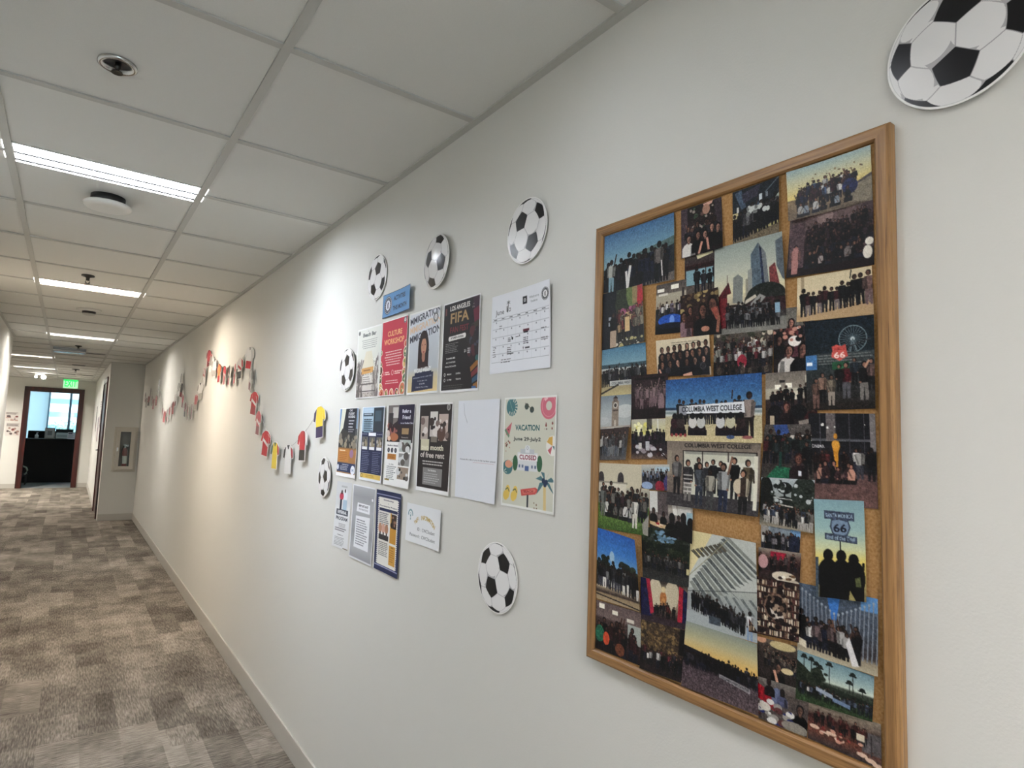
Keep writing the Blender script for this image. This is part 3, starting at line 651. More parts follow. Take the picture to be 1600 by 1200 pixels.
def ph7(P):
    P.bg([(0,(150,160,154)),(.3,(186,190,176)),(.55,(214,206,172)),(.7,(170,160,140))]).bg([(.68,(50,40,42)),(.86,(60,56,54)),(.87,(120,120,114)),(1,(132,130,124))])
    P.poly([(.55,.55),(.55,.16),(.66,.05),(.76,.18),(.80,.58)], (92,108,120)).poly([(.66,.05),(.76,.18),(.80,.58),(.72,.58)], (118,124,128)).poly([(.67,.08),(.7,.12),(.735,.58),(.7,.58)], (44,54,80))
    P.poly([(.80,.58),(.80,.34),(.88,.3),(.94,.58)], (122,62,62)).poly([(.9,.34),(.9,.08),(1,.05),(1,.5),(.97,.48)], (98,108,116)).poly([(.28,.66),(.29,.38),(.36,.35),(.43,.4),(.42,.68)], (128,132,128)).rect(.47,.42,.5,.6,(150,146,132)).poly([(.5,.58),(.5,.33),(.56,.31),(.56,.58)], (150,152,146))
    P.ell(.74,.62,.26,.13,(40,44,40)).ell(.6,.66,.15,.1,(44,48,42)); P.poly([(.02,.62),(.22,.42),(.26,.55),(.2,.56),(.18,.9),(.06,.92)], (86,26,34)).rect(.1,.6,.2,.93,(110,36,42)).line(.2,.5,.2,.34,.008,(70,50,50))
    P.poly([(.22,.74),(.6,.6),(.62,.63),(.24,.78)], (196,188,172)).poly([(.25,.78),(.62,.64),(1,.66),(1,.8),(.3,.84)], (60,36,40)).poly([(.5,.72),(.66,.6),(.74,.64),(.6,.76)], (150,150,146))
    P.crowd(.2,.92,.94,.95,.2,15,[K,K2,GY,(120,120,122)],3,up=.22,skin=[(100,76,66),(60,46,42)]).rect(.86,.72,.92,.82,(140,170,190)).noise(6)
def ph8(P):
    P.bg([(0,(54,64,50)),(.5,(58,66,58)),(1,(52,52,50))]); P.rect(0,0,.34,1,(20,24,32)).ell(.52,.26,.2,.25,(48,58,40)).ell(.75,.1,.16,.28,(104,120,72)).rect(.84,0,1,.5,(150,52,54)).rect(.74,0,.86,.3,(148,130,90)).ell(.93,.3,.08,.26,(172,34,50)).rect(.86,.3,1,.55,(160,40,56))
    P.speck(.45,.34,.85,.52,34,[(140,72,104),(160,92,120),(110,50,80)],.045,.03); P.crowd(.4,1,.9,.86,.42,8,[(190,160,120),(120,60,60),K,(150,140,120)],2,skin=[SK]); P.rect(.55,.5,.66,.75,(206,178,132)).speck(.3,.85,1,1,26,[(180,170,120),(200,196,180),(60,60,50)],.03,.02)
    P.rect(.16,.45,.22,.5,(150,156,164)).rect(.16,.54,.22,.6,(150,156,164)); P.person(.28,.96,.6,(22,20,24),(160,140,120),(110,80,66),K).rect(.2,.7,.34,.98,(176,156,136)).noise(8)
def ph9(P):
    P.bg([(0,(84,78,76)),(.2,(110,102,94)),(.22,(176,168,148)),(.5,(168,158,140)),(.52,(80,70,66)),(1,(18,18,22))]); P.rect(.05,.1,.28,.16,(236,232,220)).rect(.5,.06,.75,.14,(236,232,220)).rect(.1,.2,.4,.24,(216,212,200)).rect(.86,.15,.93,.6,(70,62,60))
    P.crowd(.05,.95,.72,.7,.3,6,[K,WH,(120,110,130)],2,up=.2,skin=[SK,(110,80,66)]); P.ell(.5,.74,.4,.12,(34,86,176)).ell(.55,.74,.08,.1,(110,150,220)).rect(0,.84,1,1,(14,14,18)).ell(.5,.84,.42,.06,(20,24,40)).noise(7)
def ph10(P):
    P.bg([(0,(50,36,32)),(.4,(52,34,34)),(1,(30,18,20))]); P.speck(.0,.0,1,.45,34,[(90,70,50),(130,112,74),(40,24,24),(170,150,100)],.05,.04); P.rect(.22,.55,.5,1,(88,50,40))
    for u,v,h,c in ((.1,.95,.6,(150,120,126)),(.28,.75,.5,(70,40,40)),(.58,1.0,.8,(18,18,22)),(.85,1.02,.95,(20,16,20))): P.person(u,v,h,c,K,(150,100,82),(24,14,14),'bust')
    P.poly([(.78,.42),(.95,.4),(.98,.6),(.9,.7)], (150,80,66)).ell(.62,.85,.1,.06,(176,126,104)).line(.9,.95,.97,.6,.07,(150,100,80)).noise(8)
def group_shirts(P):
    P.bg([(0,(212,200,174)),(1,(196,180,156))]); P.lines(.3,.1,.9,2,.06,.02,(160,150,130))
    for row,(v,h,n,o) in enumerate([(.6,.42,8,.06),(.85,.5,8,.0),(1.05,.5,6,.05)]):
        for i in range(n):
            u = .06+o+(i+.5*(row%2))*(.92/n); P.person(u, v-.12*u, h, (22,22,30), K, P.r.choice([(206,160,138),(180,130,106),(150,104,84)]), (22,14,14), 'bust')
    P.seal(.22,.84,.05,(60,62,70),(30,30,36)).seal(.86,.76,.055,(70,72,78),(26,26,30)).line(.5,1,.66,.94,.05,(206,160,138)).line(.05,.8,.1,.98,.03,(200,150,130)).noise(6)
def ph12(P):
    P.bg([(0,(92,88,80)),(.2,(70,60,58)),(1,(44,38,36))]); P.speck(0,.0,1,.3,30,[(190,180,160),(60,64,50),(90,80,70)],.03,.05); P.crowd(0,1,.85,.8,.42,12,[K,(110,40,50),(150,150,140),(90,70,80),WH],3,up=.28,skin=[SK,(120,84,70)]); P.ell(.5,.68,.08,.16,(150,40,60)).ell(.5,.8,.05,.08,(200,150,150)).crowd(0,1,1.02,1.0,.32,8,[K,K2,(90,80,70)],1,'sit').noise(9)
def ph13(P):
    P.bg([(0,(112,110,104)),(.28,(120,116,108)),(.3,(50,40,40)),(1,(36,26,28))]).rect(.7,.14,.85,.22,K).rect(.73,.16,.82,.2,(110,110,100))
    for u,v,h,c in ((.2,.5,.3,K),(.45,.48,.34,(120,60,60)),(.8,.45,.3,K2),(.15,.75,.36,K),(.5,.72,.36,(90,50,60)),(.85,.74,.36,K),(.4,1.02,.5,(220,214,208)),(.75,1.05,.56,K)): P.person(u,v,h,c,K,(196,140,122),(26,14,14),'bust')
    P.ell(.55,.52,.16,.08,(226,220,214)).speck(0,.3,1,.5,14,[(190,140,124),K,(220,214,206)],.07,.035).noise(8)
def ph14(P):
    P.bg([(0,(206,192,160)),(.6,(214,200,168)),(.74,(196,176,142)),(1,(178,150,112))]); P.poly([(0,.86),(1,.66),(1,1),(0,1)], (178,152,116)).rect(.06,0,.1,.6,(168,150,122))
    P.crowd(.05,.97,.9,.74,.62,12,[K,(26,24,26),(60,26,32)],1,arms=.15,gap=.15,skin=[(70,46,38),(96,68,56)],legs=[K,(22,22,24),(120,110,110)]); P.person(.95,.78,.72,(140,110,104),(110,90,90),(120,80,64),(40,20,16)).line(.72,.2,.74,.02,.015,K).noise(6)
def ferris(P):
    P.bg([(0,(22,34,44)),(.4,(24,36,44)),(.55,(50,58,60)),(1,(44,38,36))])
    cu, cv, R = .70, .24, .20
    for k in range(26):
        a = k*2*math.pi/26; P.line(cu, cv, cu+R*math.cos(a), cv+R*math.sin(a)/P.asp, .005, (122,140,146))
    P.circ(cu,cv,R,(120,140,146),.94).circ(cu,cv,.03,(190,200,200)).line(cu,cv,cu-.08,.5,.016,(110,124,130)).line(cu,cv,cu+.1,.5,.016,(110,124,130)).line(.6,.33,1,.24,.02,(50,52,56))
    P.rect(.12,.38,1,.5,(62,70,72)).lines(.2,.4,.98,4,.03,.008,(110,114,114)); P.poly([(.4,.31),(.47,.29),(.54,.31),(.60,.29),(.61,.35),(.63,.42),(.51,.47),(.39,.42),(.41,.35)], (196,88,80)).text('66',.51,.405,.065,(236,214,206),w=.16,bold=True).text('ROUTE',.51,.34,.03,(150,40,44),w=.15,bold=True)
    P.rect(.0,.39,.17,.55,(70,120,170)).rect(.02,.47,.1,.5,(230,236,240)).rect(.4,.48,.64,.56,(40,92,62)).rect(0,.92,1,1,(40,34,32))
    for u,v,h,c,lg in ((.15,.98,.34,(120,92,82),(110,84,76)),(.25,.92,.34,(130,104,90),K),(.38,.95,.34,(160,146,128),(150,140,130)),(.6,.88,.4,(96,28,40),(90,90,96)),(.85,.9,.42,(22,22,28),(120,116,112)),(.5,.8,.3,K,K),(.72,.74,.3,(40,50,60),K),(.95,.8,.34,(100,80,76),K)): P.person(u,v,h,c,lg,(176,128,106),K)
    P.line(.86,.56,.92,.48,.03,(190,150,126)).noise(7)
def ph16(P):
    P.bg([(0,(76,124,152)),(.36,(124,158,172)),(.37,(60,82,92)),(.44,(70,90,96)),(.45,(196,200,196)),(.56,(150,146,132)),(.7,(150,138,110)),(1,(190,176,130))]); P.crowd(.02,1,.82,.78,.34,15,DARK+[GY],2,up=.16,arms=.05,skin=[(60,46,42)]); P.rect(.2,.7,.7,.8,(180,182,180)).text('COLUMBIA WEST',.45,.75,.05,(90,94,96),w=.42,bold=True).line(0,.95,.4,.78,.03,(60,54,50)).noise(7)
def ph17(P):
    P.bg([(0,(128,140,148)),(.5,(170,176,178)),(1,(176,178,176))]); P.ell(.8,.5,.3,.2,(190,194,192)).ell(.1,.75,.2,.12,(182,186,186)); P.rect(.39,.18,.60,.98,(146,132,118)).rect(.43,.08,.56,.2,(120,106,96)).poly([(.42,.1),(.495,.01),(.57,.1)], (70,56,52)).circ(.495,.31,.07,(196,190,180)).circ(.495,.31,.045,(80,70,66)).rect(.41,.44,.58,.48,(90,78,72)).rect(.47,.75,.52,.97,(190,180,166)).rect(0,.93,1,.98,(170,160,150)).rect(.25,.96,.75,.99,(190,182,170)).noise(5)
def ph18(P):
    P.bg([(0,(34,18,22)),(.15,(52,36,40)),(1,(40,24,28))]); P.rect(.1,.08,.9,.12,(20,10,12)); P.crowd(.12,.92,.78,.7,.5,8,[(134,110,114),(120,96,100),(146,122,124)],2,up=.12,legs=[(120,98,102),(60,40,44)],skin=[(150,124,122)])
    P.ell(.84,.68,.08,.24,(140,116,120)).rect(0,.78,1,1,(32,18,22)).noise(6)
def banner_beach(P):
    P.bg([(0,(40,88,146)),(.3,(70,118,164)),(.46,(96,138,170)),(.47,(32,60,92)),(.5,(40,66,90)),(.51,(190,198,200)),(.55,(120,134,134)),(.58,(200,204,200)),(.62,(180,170,138)),(1,(204,190,148))])
    P.noise(9,0,.62,1,1,3); P.crowd(.14,.9,.74,.72,.38,17,[K,K2,(70,30,40)],1,arms=.1,gap=.1,skin=[(70,46,40),(96,62,50)])
    P.line(.715,.36,.72,.22,.012,(50,34,30)); P.person(.88,.93,.68,(150,136,128),(40,32,30),(80,52,44),K)
    P.poly([(.16,.44),(.83,.40),(.84,.56),(.16,.56)], (222,224,226)).rect(.16,.44,.24,.58,(150,152,158)).text('COLUMBIA WEST COLLEGE',.50,.49,.085,(22,24,32),w=.62,bold=True,rot=.01)
    for u,c in ((.11,(56,26,34)),(.18,(60,50,48)),(.31,WH),(.40,(190,190,186)),(.60,(196,196,196)),(.70,(190,186,160)),(.8,(50,36,36))):
        P.ell(u,.8,.05,.08,(40,26,30)).ell(u,.7,.045,.09,c).ell(u,.6,.028,.05,K).rect(u-.05,.82,u+.06,.9,(30,24,32))
    for u in (.08,.13,.18,.23): P.ell(u,.9,.016,.028,(150,66,66))
    P.ell(.7,.92,.04,.03,(70,90,130)).ell(.86,.92,.05,.025,(150,90,90)).noise(6)
def ph20(P):
    P.bg([(0,(120,112,104)),(.3,(150,142,130)),(.32,(186,180,162)),(.5,(176,168,150)),(.52,(70,56,52)),(1,(34,26,28))]); P.poly([(.8,.1),(1,-.05),(1,.6),(.8,.5)], (198,192,174)).rect(.2,.24,.32,.32,(240,236,222)).rect(.42,.22,.54,.3,(240,236,222)).rect(.3,.16,.4,.2,(50,44,44)).rect(.22,.38,.68,.52,(212,206,188))
    P.crowd(.08,.85,.72,.66,.34,7,[K,(26,22,26)],2,up=.2,skin=[(120,84,70)],arms=0); P.ell(.2,.78,.15,.16,K).ell(.65,.75,.16,.14,K); P.person(.42,.98,.45,(34,22,26),K,(190,130,112),(50,22,22),'bust').person(.92,1,.5,(60,22,26),K,(130,90,74),K,'bust'); P.rect(.1,.82,.18,1,(180,166,142)).line(.65,.96,.98,.9,.08,(140,132,124)).noise(7)
def ph21(P):
    P.bg([(0,(70,52,50)),(.2,(56,46,46)),(1,(92,92,94))]); P.crowd(.02,.92,.85,.9,.66,9,[K,(120,116,116),WH,(90,90,96),(60,44,46)],2,up=.1,legs=[(70,76,86),(110,112,116),K],skin=[(140,104,90),(80,58,50)]).noise(8)
def ph22(P):
    P.bg([(0,(190,186,170)),(.38,(206,200,150)),(.42,(196,192,160)),(.45,(50,44,48)),(.8,(44,36,42)),(1,(120,96,80))]); P.speck(.1,.12,.6,.36,22,[(222,214,120),(236,232,190),(196,190,120)],.05,.05).rect(.46,0,.6,.26,(84,80,74)).rect(.75,0,.78,.4,(220,220,214)); P.crowd(.0,1,.68,.66,.36,8,[K,K2,(70,50,70)],2,up=.14,skin=[(90,64,56)],arms=0)
    P.speck(.1,.68,.9,.9,20,[(190,186,190),(150,140,146),(70,40,40)],.05,.04).line(.65,.66,1,1,.03,(40,24,28)).rect(.22,.6,.3,.75,(200,196,192)).rect(.42,.56,.52,.78,(180,180,184)).noise(8)
def oscars(P):
    P.bg([(0,(26,26,32)),(.45,(30,30,36)),(.64,(44,38,40)),(.66,(96,72,70)),(1,(112,84,80))])
    for u in (.18,.62,.83): P.rect(u,0,u+.008,.42,(70,70,76))
    P.rect(0,.28,1,.30,(92,94,100)).rect(.28,0,.42,.3,(104,98,98)).rect(.92,0,1,.4,(120,116,116)).text('CINEMA',.14,.36,.035,(206,206,206),w=.2,bold=True); P.speck(.15,.1,.9,.16,5,[(220,220,214)],.012,.01)
    P.crowd(.05,.95,.64,.62,.24,9,[K,(40,24,26),WH,(90,40,40)],1,skin=[(120,80,64),(80,54,44)])
    P.person(.76,.7,.34,(210,206,200),(60,62,70),(60,40,34),K).person(.92,.72,.36,(22,20,24),K,(60,40,34),K)
    g = (198,140,42); P.rect(.36,.58,.48,.61,(60,30,20)).poly([(.40,.58),(.38,.42),(.36,.36),(.37,.30),(.46,.30),(.48,.36),(.45,.42),(.44,.58)], g).ell(.415,.25,.028,.03,g).ell(.415,.34,.06,.045,(214,158,58))
    P.crowd(.1,.72,.76,.76,.24,6,[K,(196,150,130),(60,40,44),(30,30,34)],1,'sit',skin=[(190,136,116)])
    for k in range(4): P.line(-.1+.4*k,1,.2+.2*k,.7,.004,(84,60,58))
    P.noise(6)
def ph24(P):
    P.bg([(0,(92,88,84)),(.25,(80,72,70)),(.6,(52,44,44)),(1,(70,66,60))]); P.poly([(.2,.02),(.5,0),(.55,.16),(.3,.22)], (52,82,140)).rect(.55,.2,1,.32,(190,186,176)); P.crowd(.02,.95,.72,.7,.5,8,[K,(40,52,50),(96,40,44),(46,60,60)],2,up=.16); P.poly([(.1,.98),(.3,.76),(.7,.8),(.8,1)], (36,104,76)).rect(.35,.5,.4,.8,(30,70,60))
    P.person(.72,.98,.5,(44,30,36),(90,84,86),(180,120,100),(60,30,26),'bust').rect(.72,.84,.77,.92,(210,214,220)).person(.9,.9,.6,K,K,(150,104,84),K).noise(8)
def ph25(P):
    P.bg([(0,(168,176,180)),(.4,(150,156,154)),(.55,(60,58,54)),(.8,(90,86,80)),(1,(150,142,124))]); P.ell(.1,.4,.16,.42,(24,26,24)).ell(.82,.35,.24,.4,(44,52,46)).ell(.46,.2,.14,.12,(22,26,24)).line(.46,.2,.46,.6,.03,(20,20,20)).ell(.48,.5,.2,.14,(30,36,32)).speck(.2,.05,1,.6,50,[(26,30,28),(52,60,52),(180,186,186)],.03,.03)
    P.line(.25,.4,.6,.42,.012,(206,206,200)).line(.25,.52,.62,.56,.02,(196,190,178)); P.crowd(.06,.98,.92,.98,.36,15,[K,WH,(120,116,110),(60,70,90)],2,up=.12,legs=[K,(160,156,150)]).noise(8)
def college(P):
    P.bg([(0,(128,116,106)),(.2,(138,126,114)),(1,(110,98,90))]); P.text('COLUMBIA WEST COLLEGE',.56,.075,.062,(34,30,30),w=.70,bold=True)
    P.rect(.19,.15,.97,.92,(50,44,42)).rect(.205,.17,.955,.9,(196,196,180)).rect(.22,.17,.95,.2,(150,150,140)).rect(.41,.17,.42,.6,(70,62,60)).rect(.68,.17,.69,.6,(70,62,60)).rect(.42,.3,.95,.5,(208,208,196)).rect(.0,.16,.06,.52,(150,140,124)).rect(.0,.8,1,1,(62,58,60)).poly([(.0,.8),(.9,.8),(.96,.9),(.96,1),(0,1)], (66,62,64)).rect(.94,.2,.975,.92,(214,212,196))
    for u,v,h,c,lg,arm in ((.37,.74,.5,K,K,0),(.46,.8,.5,(60,60,66),K,0),(.53,.76,.5,(40,40,46),K,0),(.61,.78,.5,(30,30,34),K,0),(.75,.8,.58,K,K,0),(.88,.84,.6,(120,104,80),(50,44,44),0),
        (.12,.82,.6,(110,108,108),(26,24,28),0),(.25,.9,.62,(70,66,70),(120,116,112),0),(.38,.95,.64,(100,106,116),(50,56,70),0),(.50,.98,.58,(206,200,184),(70,70,70),0),(.64,1.0,.7,(204,206,206),(40,48,70),1),(.84,1.04,.66,(196,184,160),(28,26,28),0)):
        P.person(u,v,h,c,lg,(196,146,120) if u != .50 else (60,40,34),(30,20,18),arm=arm)
    for k in range(5): P.line(.2,.52+.06*k,.3,.52+.06*k,.012,(190,186,180))
    P.ell(.79,.62,.05,.1,(196,184,160)).rect(.815,.5,.865,.75,(60,46,40)).noise(5)
def ph27(P):
    P.bg([(0,(196,188,166)),(.35,(200,192,168)),(.36,(184,178,160)),(.6,(140,140,124)),(.62,(84,118,52)),(.8,(96,124,60)),(1,(64,92,38))])
    for u in (.05,.45): P.rect(u-.06,.22,u+.06,.32,(60,54,56)).ell(u,.22,.06,.09,(70,64,66)); 
    P.rect(0,.28,.58,.3,(150,144,130)).rect(0,.3,.56,.44,(206,200,184)).rect(0,.44,.12,.47,(60,60,60)); P.crowd(.06,.95,.74,.84,.38,13,[K,K2,(120,118,112),(60,40,44)],2,up=.2,arms=.3); P.crowd(.15,.8,.8,.86,.28,7,[K,WH,(100,96,92)],1,'sit'); P.person(.1,.8,.46,(120,124,120),(110,112,106),SK,K).person(.74,.92,.46,(206,204,196),(200,196,186),(60,42,36),K).poly([(.88,.84),(1,.7),(1,1),(.9,.98)], (150,146,138)).noise(6,0,.6,1,1,3).noise(5)
def ph28(P):
    P.bg([(0,(150,142,134)),(.4,(170,164,154)),(.6,(120,110,106)),(1,(30,22,24))]); P.rect(0,0,.2,.5,(206,204,198)).rect(.2,0,.44,.55,(96,86,86)).poly([(.5,.05),(.58,.0),(.66,.5),(.56,.5)], (214,212,206)).rect(.66,.1,.95,.5,(196,194,188)).rect(.86,.4,1,.7,(150,176,184)).ell(.25,.78,.3,.08,(196,170,130)).speck(.1,.72,.4,.82,8,[(150,40,40),(220,200,170)],.03,.02)
    for u,v,h in ((.1,.72,.34),(.33,.74,.3),(.52,.98,.56),(.68,.76,.3),(.8,.9,.52),(.93,1.05,.6)): P.person(u,v,h,(14,12,14),K,(40,26,24) if h > .4 else (96,66,54),K,'bust')
    P.noise(7)
def ph29(P):
    P.bg([(0,(38,98,176)),(.3,(64,128,196)),(.5,(120,164,200)),(.52,(70,76,70)),(.72,(60,60,58)),(.78,(60,52,50)),(.8,(180,164,134)),(.88,(60,46,44)),(.9,(150,132,104)),(1,(170,152,122))]); P.speck(.0,.38,.3,.54,26,[(28,38,30),(36,46,36)],.05,.035).speck(.6,.42,1,.56,26,[(28,38,30),(50,60,46)],.05,.03).line(.38,.52,.36,.3,.01,(190,196,200)).ell(.37,.36,.06,.08,(150,180,200))
    P.crowd(.04,1,.8,.86,.34,14,[K,K2,(60,60,64),(150,150,150)],2,up=.12,legs=[K,(206,204,198),(60,60,70)],arms=.2,skin=[(60,44,38)]); P.line(0,.92,1,.98,.02,(40,30,32)).noise(7)
def ph30(P):
    P.bg([(0,(60,72,70)),(.3,(60,66,60)),(.6,(36,38,34)),(.82,(50,50,48)),(1,(58,60,60))]); P.ell(.52,.12,.25,.16,(118,150,176)); P.speck(0,0,1,.6,120,[(24,32,24),(34,44,30),(48,58,38),(30,36,28)],.07,.05).speck(.3,.05,.7,.25,16,[(118,150,176),(90,120,140)],.04,.025); P.rect(.0,.3,.1,.8,(26,26,24)); P.crowd(.06,.98,.8,.84,.3,14,[K,(60,60,62),(90,60,60),(120,118,116)],2,up=.15,arms=0); P.rect(.94,.68,.99,.78,(206,196,150)).noise(7)
def mural(P):
    P.bg([(0,(56,46,46)),(.2,(150,138,116)),(.6,(140,128,108)),(.8,(60,46,46)),(1,(50,38,44))]); P.ell(.32,.3,.14,.34,(196,186,160)).ell(.66,.3,.14,.34,(190,180,156)); P.poly([(.0,.0),(.12,0),(.26,.9),(.0,.95)], (28,30,70)).poly([(.12,0),(.2,0),(.3,.75),(.22,.8)], (160,34,60)).poly([(.8,.05),(.88,.1),(.9,.9),(.8,.9)], (170,34,56)).poly([(.88,.1),(1,.2),(1,.9),(.9,.95)], (30,32,74))
    P.ell(.49,.4,.07,.16,(176,116,64)).ell(.49,.2,.045,.07,(206,190,150)).poly([(.4,.6),(.49,.35),(.6,.6)], (196,140,80)); P.crowd(.3,.75,.82,.84,.3,6,[K,(100,40,40),K2],2,up=.15); P.rect(0,.86,1,1,(60,48,56)).noise(8)
def ribs(P):
    P.bg([(0,(190,184,150)),(.5,(176,180,172)),(.75,(150,156,156)),(1,(166,170,170))]); P.poly([(0,0),(1,0),(1,.5),(0,.62)], (188,192,186))
    P.poly([(0,0),(.35,0),(0,.5)], (214,202,156))
    for k in range(15):
        t = k/14; u0 = .02+.5*t; v0 = .56-.56*t; c = (96,102,102) if k % 2 else (136,140,134)
        P.poly([(u0, v0), (u0+.05, v0-.02), (u0+.30+.3*t, v0+.20+.1*t), (u0+.22+.3*t, v0+.19+.1*t)], c)
    for k in range(7):
        t = k/6; u0 = .05+.4*t; v0 = .12-.12*t; P.poly([(u0-.03+.0*t, v0+.1), (u0+.02, v0+.08), (u0+.13, v0+.15), (u0+.1, v0+.17)], (96,92,80))
    for k in range(8):
        t = k/7; P.poly([(.08+.8*t,.66-.06*t),(.12+.8*t,.65-.06*t),(.2+.9*t,.78-.04*t),(.16+.9*t,.78-.04*t)], (112,118,118))
    P.line(0,.66,1,.5,.008,(70,76,78)).line(.6,.02,0,.5,.01,(150,146,120)).line(.2,.35,.75,.62,.006,(96,100,100)).poly([(0,.68),(.03,.67),(.03,.9),(0,.9)], (150,150,146))
    P.poly([(0,.86),(1,.94),(1,1),(0,1)], (164,170,172)); P.crowd(.06,.82,.84,.97,.2,15,[K,(28,30,36),(60,60,66)],2,up=.12,arms=.1,skin=[(60,46,42)]); P.person(.9,1.0,.3,(196,198,200),(130,150,176),(50,36,32),K).rect(.34,.86,.5,.94,(70,80,90)).noise(5)
def ph33(P):
    P.bg([(0,(108,92,90)),(.3,(118,102,98)),(.35,(84,66,64)),(1,(36,26,28))]); P.rect(.08,.05,.2,.14,(230,226,214)).rect(.38,.12,.5,.2,(226,222,208)).rect(.7,.2,.85,.26,(206,200,188)); P.rect(.72,.3,1,.65,(160,166,160)); P.crowd(.05,.95,1.0,1.05,.62,8,[K,(36,26,28),(56,30,32)],2,up=.06,arms=.2,skin=[(120,80,66)]); P.ell(.1,.66,.1,.17,(36,104,80)).ell(.25,.72,.07,.13,(196,80,48)).ell(.55,.85,.1,.12,(110,64,44)).noise(7)
def ph34(P):
    P.bg([(0,(74,60,46)),(.5,(70,56,44)),(.6,(34,26,26)),(1,(44,36,36))]); P.speck(0,0,.85,.55,180,[(104,84,56),(128,106,70),(50,40,34),(84,66,44)],.03,.025).rect(.86,.0,1,.5,(22,18,20)); P.crowd(.02,.98,.86,.92,.34,9,[K,(44,30,34),(110,50,60),WH,(50,50,60)],2,up=.2).noise(8)
def sunset(P):
    P.bg([(0,(140,150,140)),(.25,(186,176,136)),(.48,(220,178,96)),(.56,(206,160,90)),(.57,(50,40,44)),(.64,(78,66,72)),(1,(92,78,82))]); P.poly([(0,.36),(1,.5),(1,.66),(0,.6)], (30,26,32)); P.crowd(.02,1,.66,.68,.24,22,[K,K2,(60,60,66),(24,22,28)],2,up=.12,arms=.15,skin=[(50,38,36)]); P.poly([(.5,.62),(.9,.68),(.9,.75),(.5,.67)], (140,138,140)).text('COLUMBIA WEST COLLEGE',.7,.68,.03,(60,60,66),w=.36,bold=True,rot=-.1); P.noise(14,0,.68,1,1,3).noise(4)
def ph36(P):
    P.bg([(0,(150,164,176)),(.3,(120,130,136)),(.4,(84,80,82)),(1,(80,76,76))]); P.rect(0,0,.2,.4,(150,146,140)).rect(.25,0,.5,.3,(120,130,140)).rect(.75,.05,1,.3,(110,150,190)); P.crowd(.05,.98,.95,.98,.7,11,[K,WH,(60,60,70),(120,116,120)],2,up=.1).ell(.85,.6,.14,.35,(34,40,60)).noise(9)
def ph37(P):
    P.bg([(0,(150,142,130)),(.3,(90,60,56)),(.5,(48,30,32)),(1,(60,50,46))]); P.rect(.3,.08,.66,.3,(156,28,56)); P.crowd(.05,.95,.65,.6,.42,8,[K,(60,30,34),(90,80,80)],2,up=.2,skin=[(160,110,92)],arms=0); P.ell(.62,.76,.28,.14,(206,196,176)).ell(.8,.92,.2,.1,(190,180,160)).speck(.4,.66,.95,.96,14,[(120,90,60),(230,226,214),(60,40,36)],.04,.03); P.ell(.12,.4,.12,.2,(190,150,150)).noise(7)
def route66(P):
    P.bg([(0,(128,160,168)),(.3,(150,178,176)),(.5,(196,200,160)),(.62,(220,200,110)),(1,(120,110,80))]); c = (62,72,92)
    P.line(.51,.3,.51,.6,.03,(20,20,24)).poly([(.2,.115),(.8,.13),(.8,.215),(.2,.2)], c).text('SANTA MONICA',.5,.165,.04,(150,170,186),w=.54,bold=True,rot=-.02)
    P.poly([(.34,.2),(.5,.19),(.68,.21),(.72,.28),(.66,.36),(.50,.40),(.36,.355),(.31,.28)], c).poly([(.36,.215),(.5,.205),(.66,.225),(.69,.28),(.64,.345),(.50,.38),(.38,.34),(.34,.28)], (120,140,162)).text('66',.51,.29,.085,(26,30,50),w=.26,bold=True)
    P.poly([(.2,.345),(.84,.37),(.84,.44),(.2,.41)], c).text('End of the Trail',.52,.39,.042,(150,170,186),w=.56,bold=True,rot=-.03)
    for u,v,h,w in ((.26,.64,.3,1),(.52,.63,.32,1),(.76,.66,.32,1)): P.ell(u,.57 if u < .7 else .6,.1,.062,(14,12,14)).ell(u,.78,.22,.18,(12,11,13))
    P.rect(.08,.72,.95,1,(12,11,13)).line(.93,.72,.95,.62,.05,(20,16,16)).poly([(.78,.78),(.88,.76),(.9,.86),(.8,.86)], (90,96,60)).rect(0,.6,.06,1,(70,84,96)).poly([(.68,.9),(.8,1),(.66,1)], (150,140,90)).noise(4)
def books(P):
    P.bg([(0,(56,36,32)),(1,(44,28,28))])
    for r in range(8):
        v = .03+r*.12
        P.rect(0,v+.09,1,v+.105,(96,66,52)); x = 0
        while x < 1:
            w = P.r.uniform(.012,.03)
            if P.r.random() < .8: P.rect(x,v+P.r.uniform(0,.03),x+w*.8,v+.09,P.r.choice([(190,176,150),(150,128,104),(60,40,40),(120,100,80),(206,196,176),(90,50,46),(34,26,28)]))
            x += w
    P.circ(.55,.48,.24,(26,18,20)).circ(.55,.48,.24,(120,96,80),.86).poly([(.42,.5),(.62,.62),(.72,.55),(.68,.68),(.5,.68)], (196,188,176)).speck(.4,.3,.7,.6,24,[(110,86,70),(24,16,18),(160,140,120)],.03,.03).speck(0,.0,1,1,50,[(30,18,20)],.04,.03).noise(10)
def lamps(P):
    P.bg([(0,(84,98,116)),(.5,(70,78,90)),(.8,(60,52,52)),(.86,(150,140,120)),(1,(180,170,146))]); P.poly([(.36,0),(.56,0),(.50,.42),(.44,.42)], (60,120,190)).rect(.8,.0,1,.2,(90,140,190))
    for k in range(20):
        t = abs(k-9.5)/9.5; u = k/19; P.line(u, .05+.3*(1-t), u+(.02 if u < .5 else -.02), .86, .014, (128,136,146)); P.ell(u,.05+.3*(1-t),.014,.018,(150,160,170))
    P.crowd(.08,.8,.9,.94,.42,11,[K,(60,40,44),WH,(120,100,100),NV],2,up=.12,arms=.2); P.person(.05,.86,.5,(18,18,22),K,(50,36,34),K); P.poly([(.66,.6),(.78,.95),(.7,.97),(.62,.7)], (206,204,204)).poly([(0,.78),(.12,.82),(.12,.92),(0,.88)], (214,206,184)).noise(7)
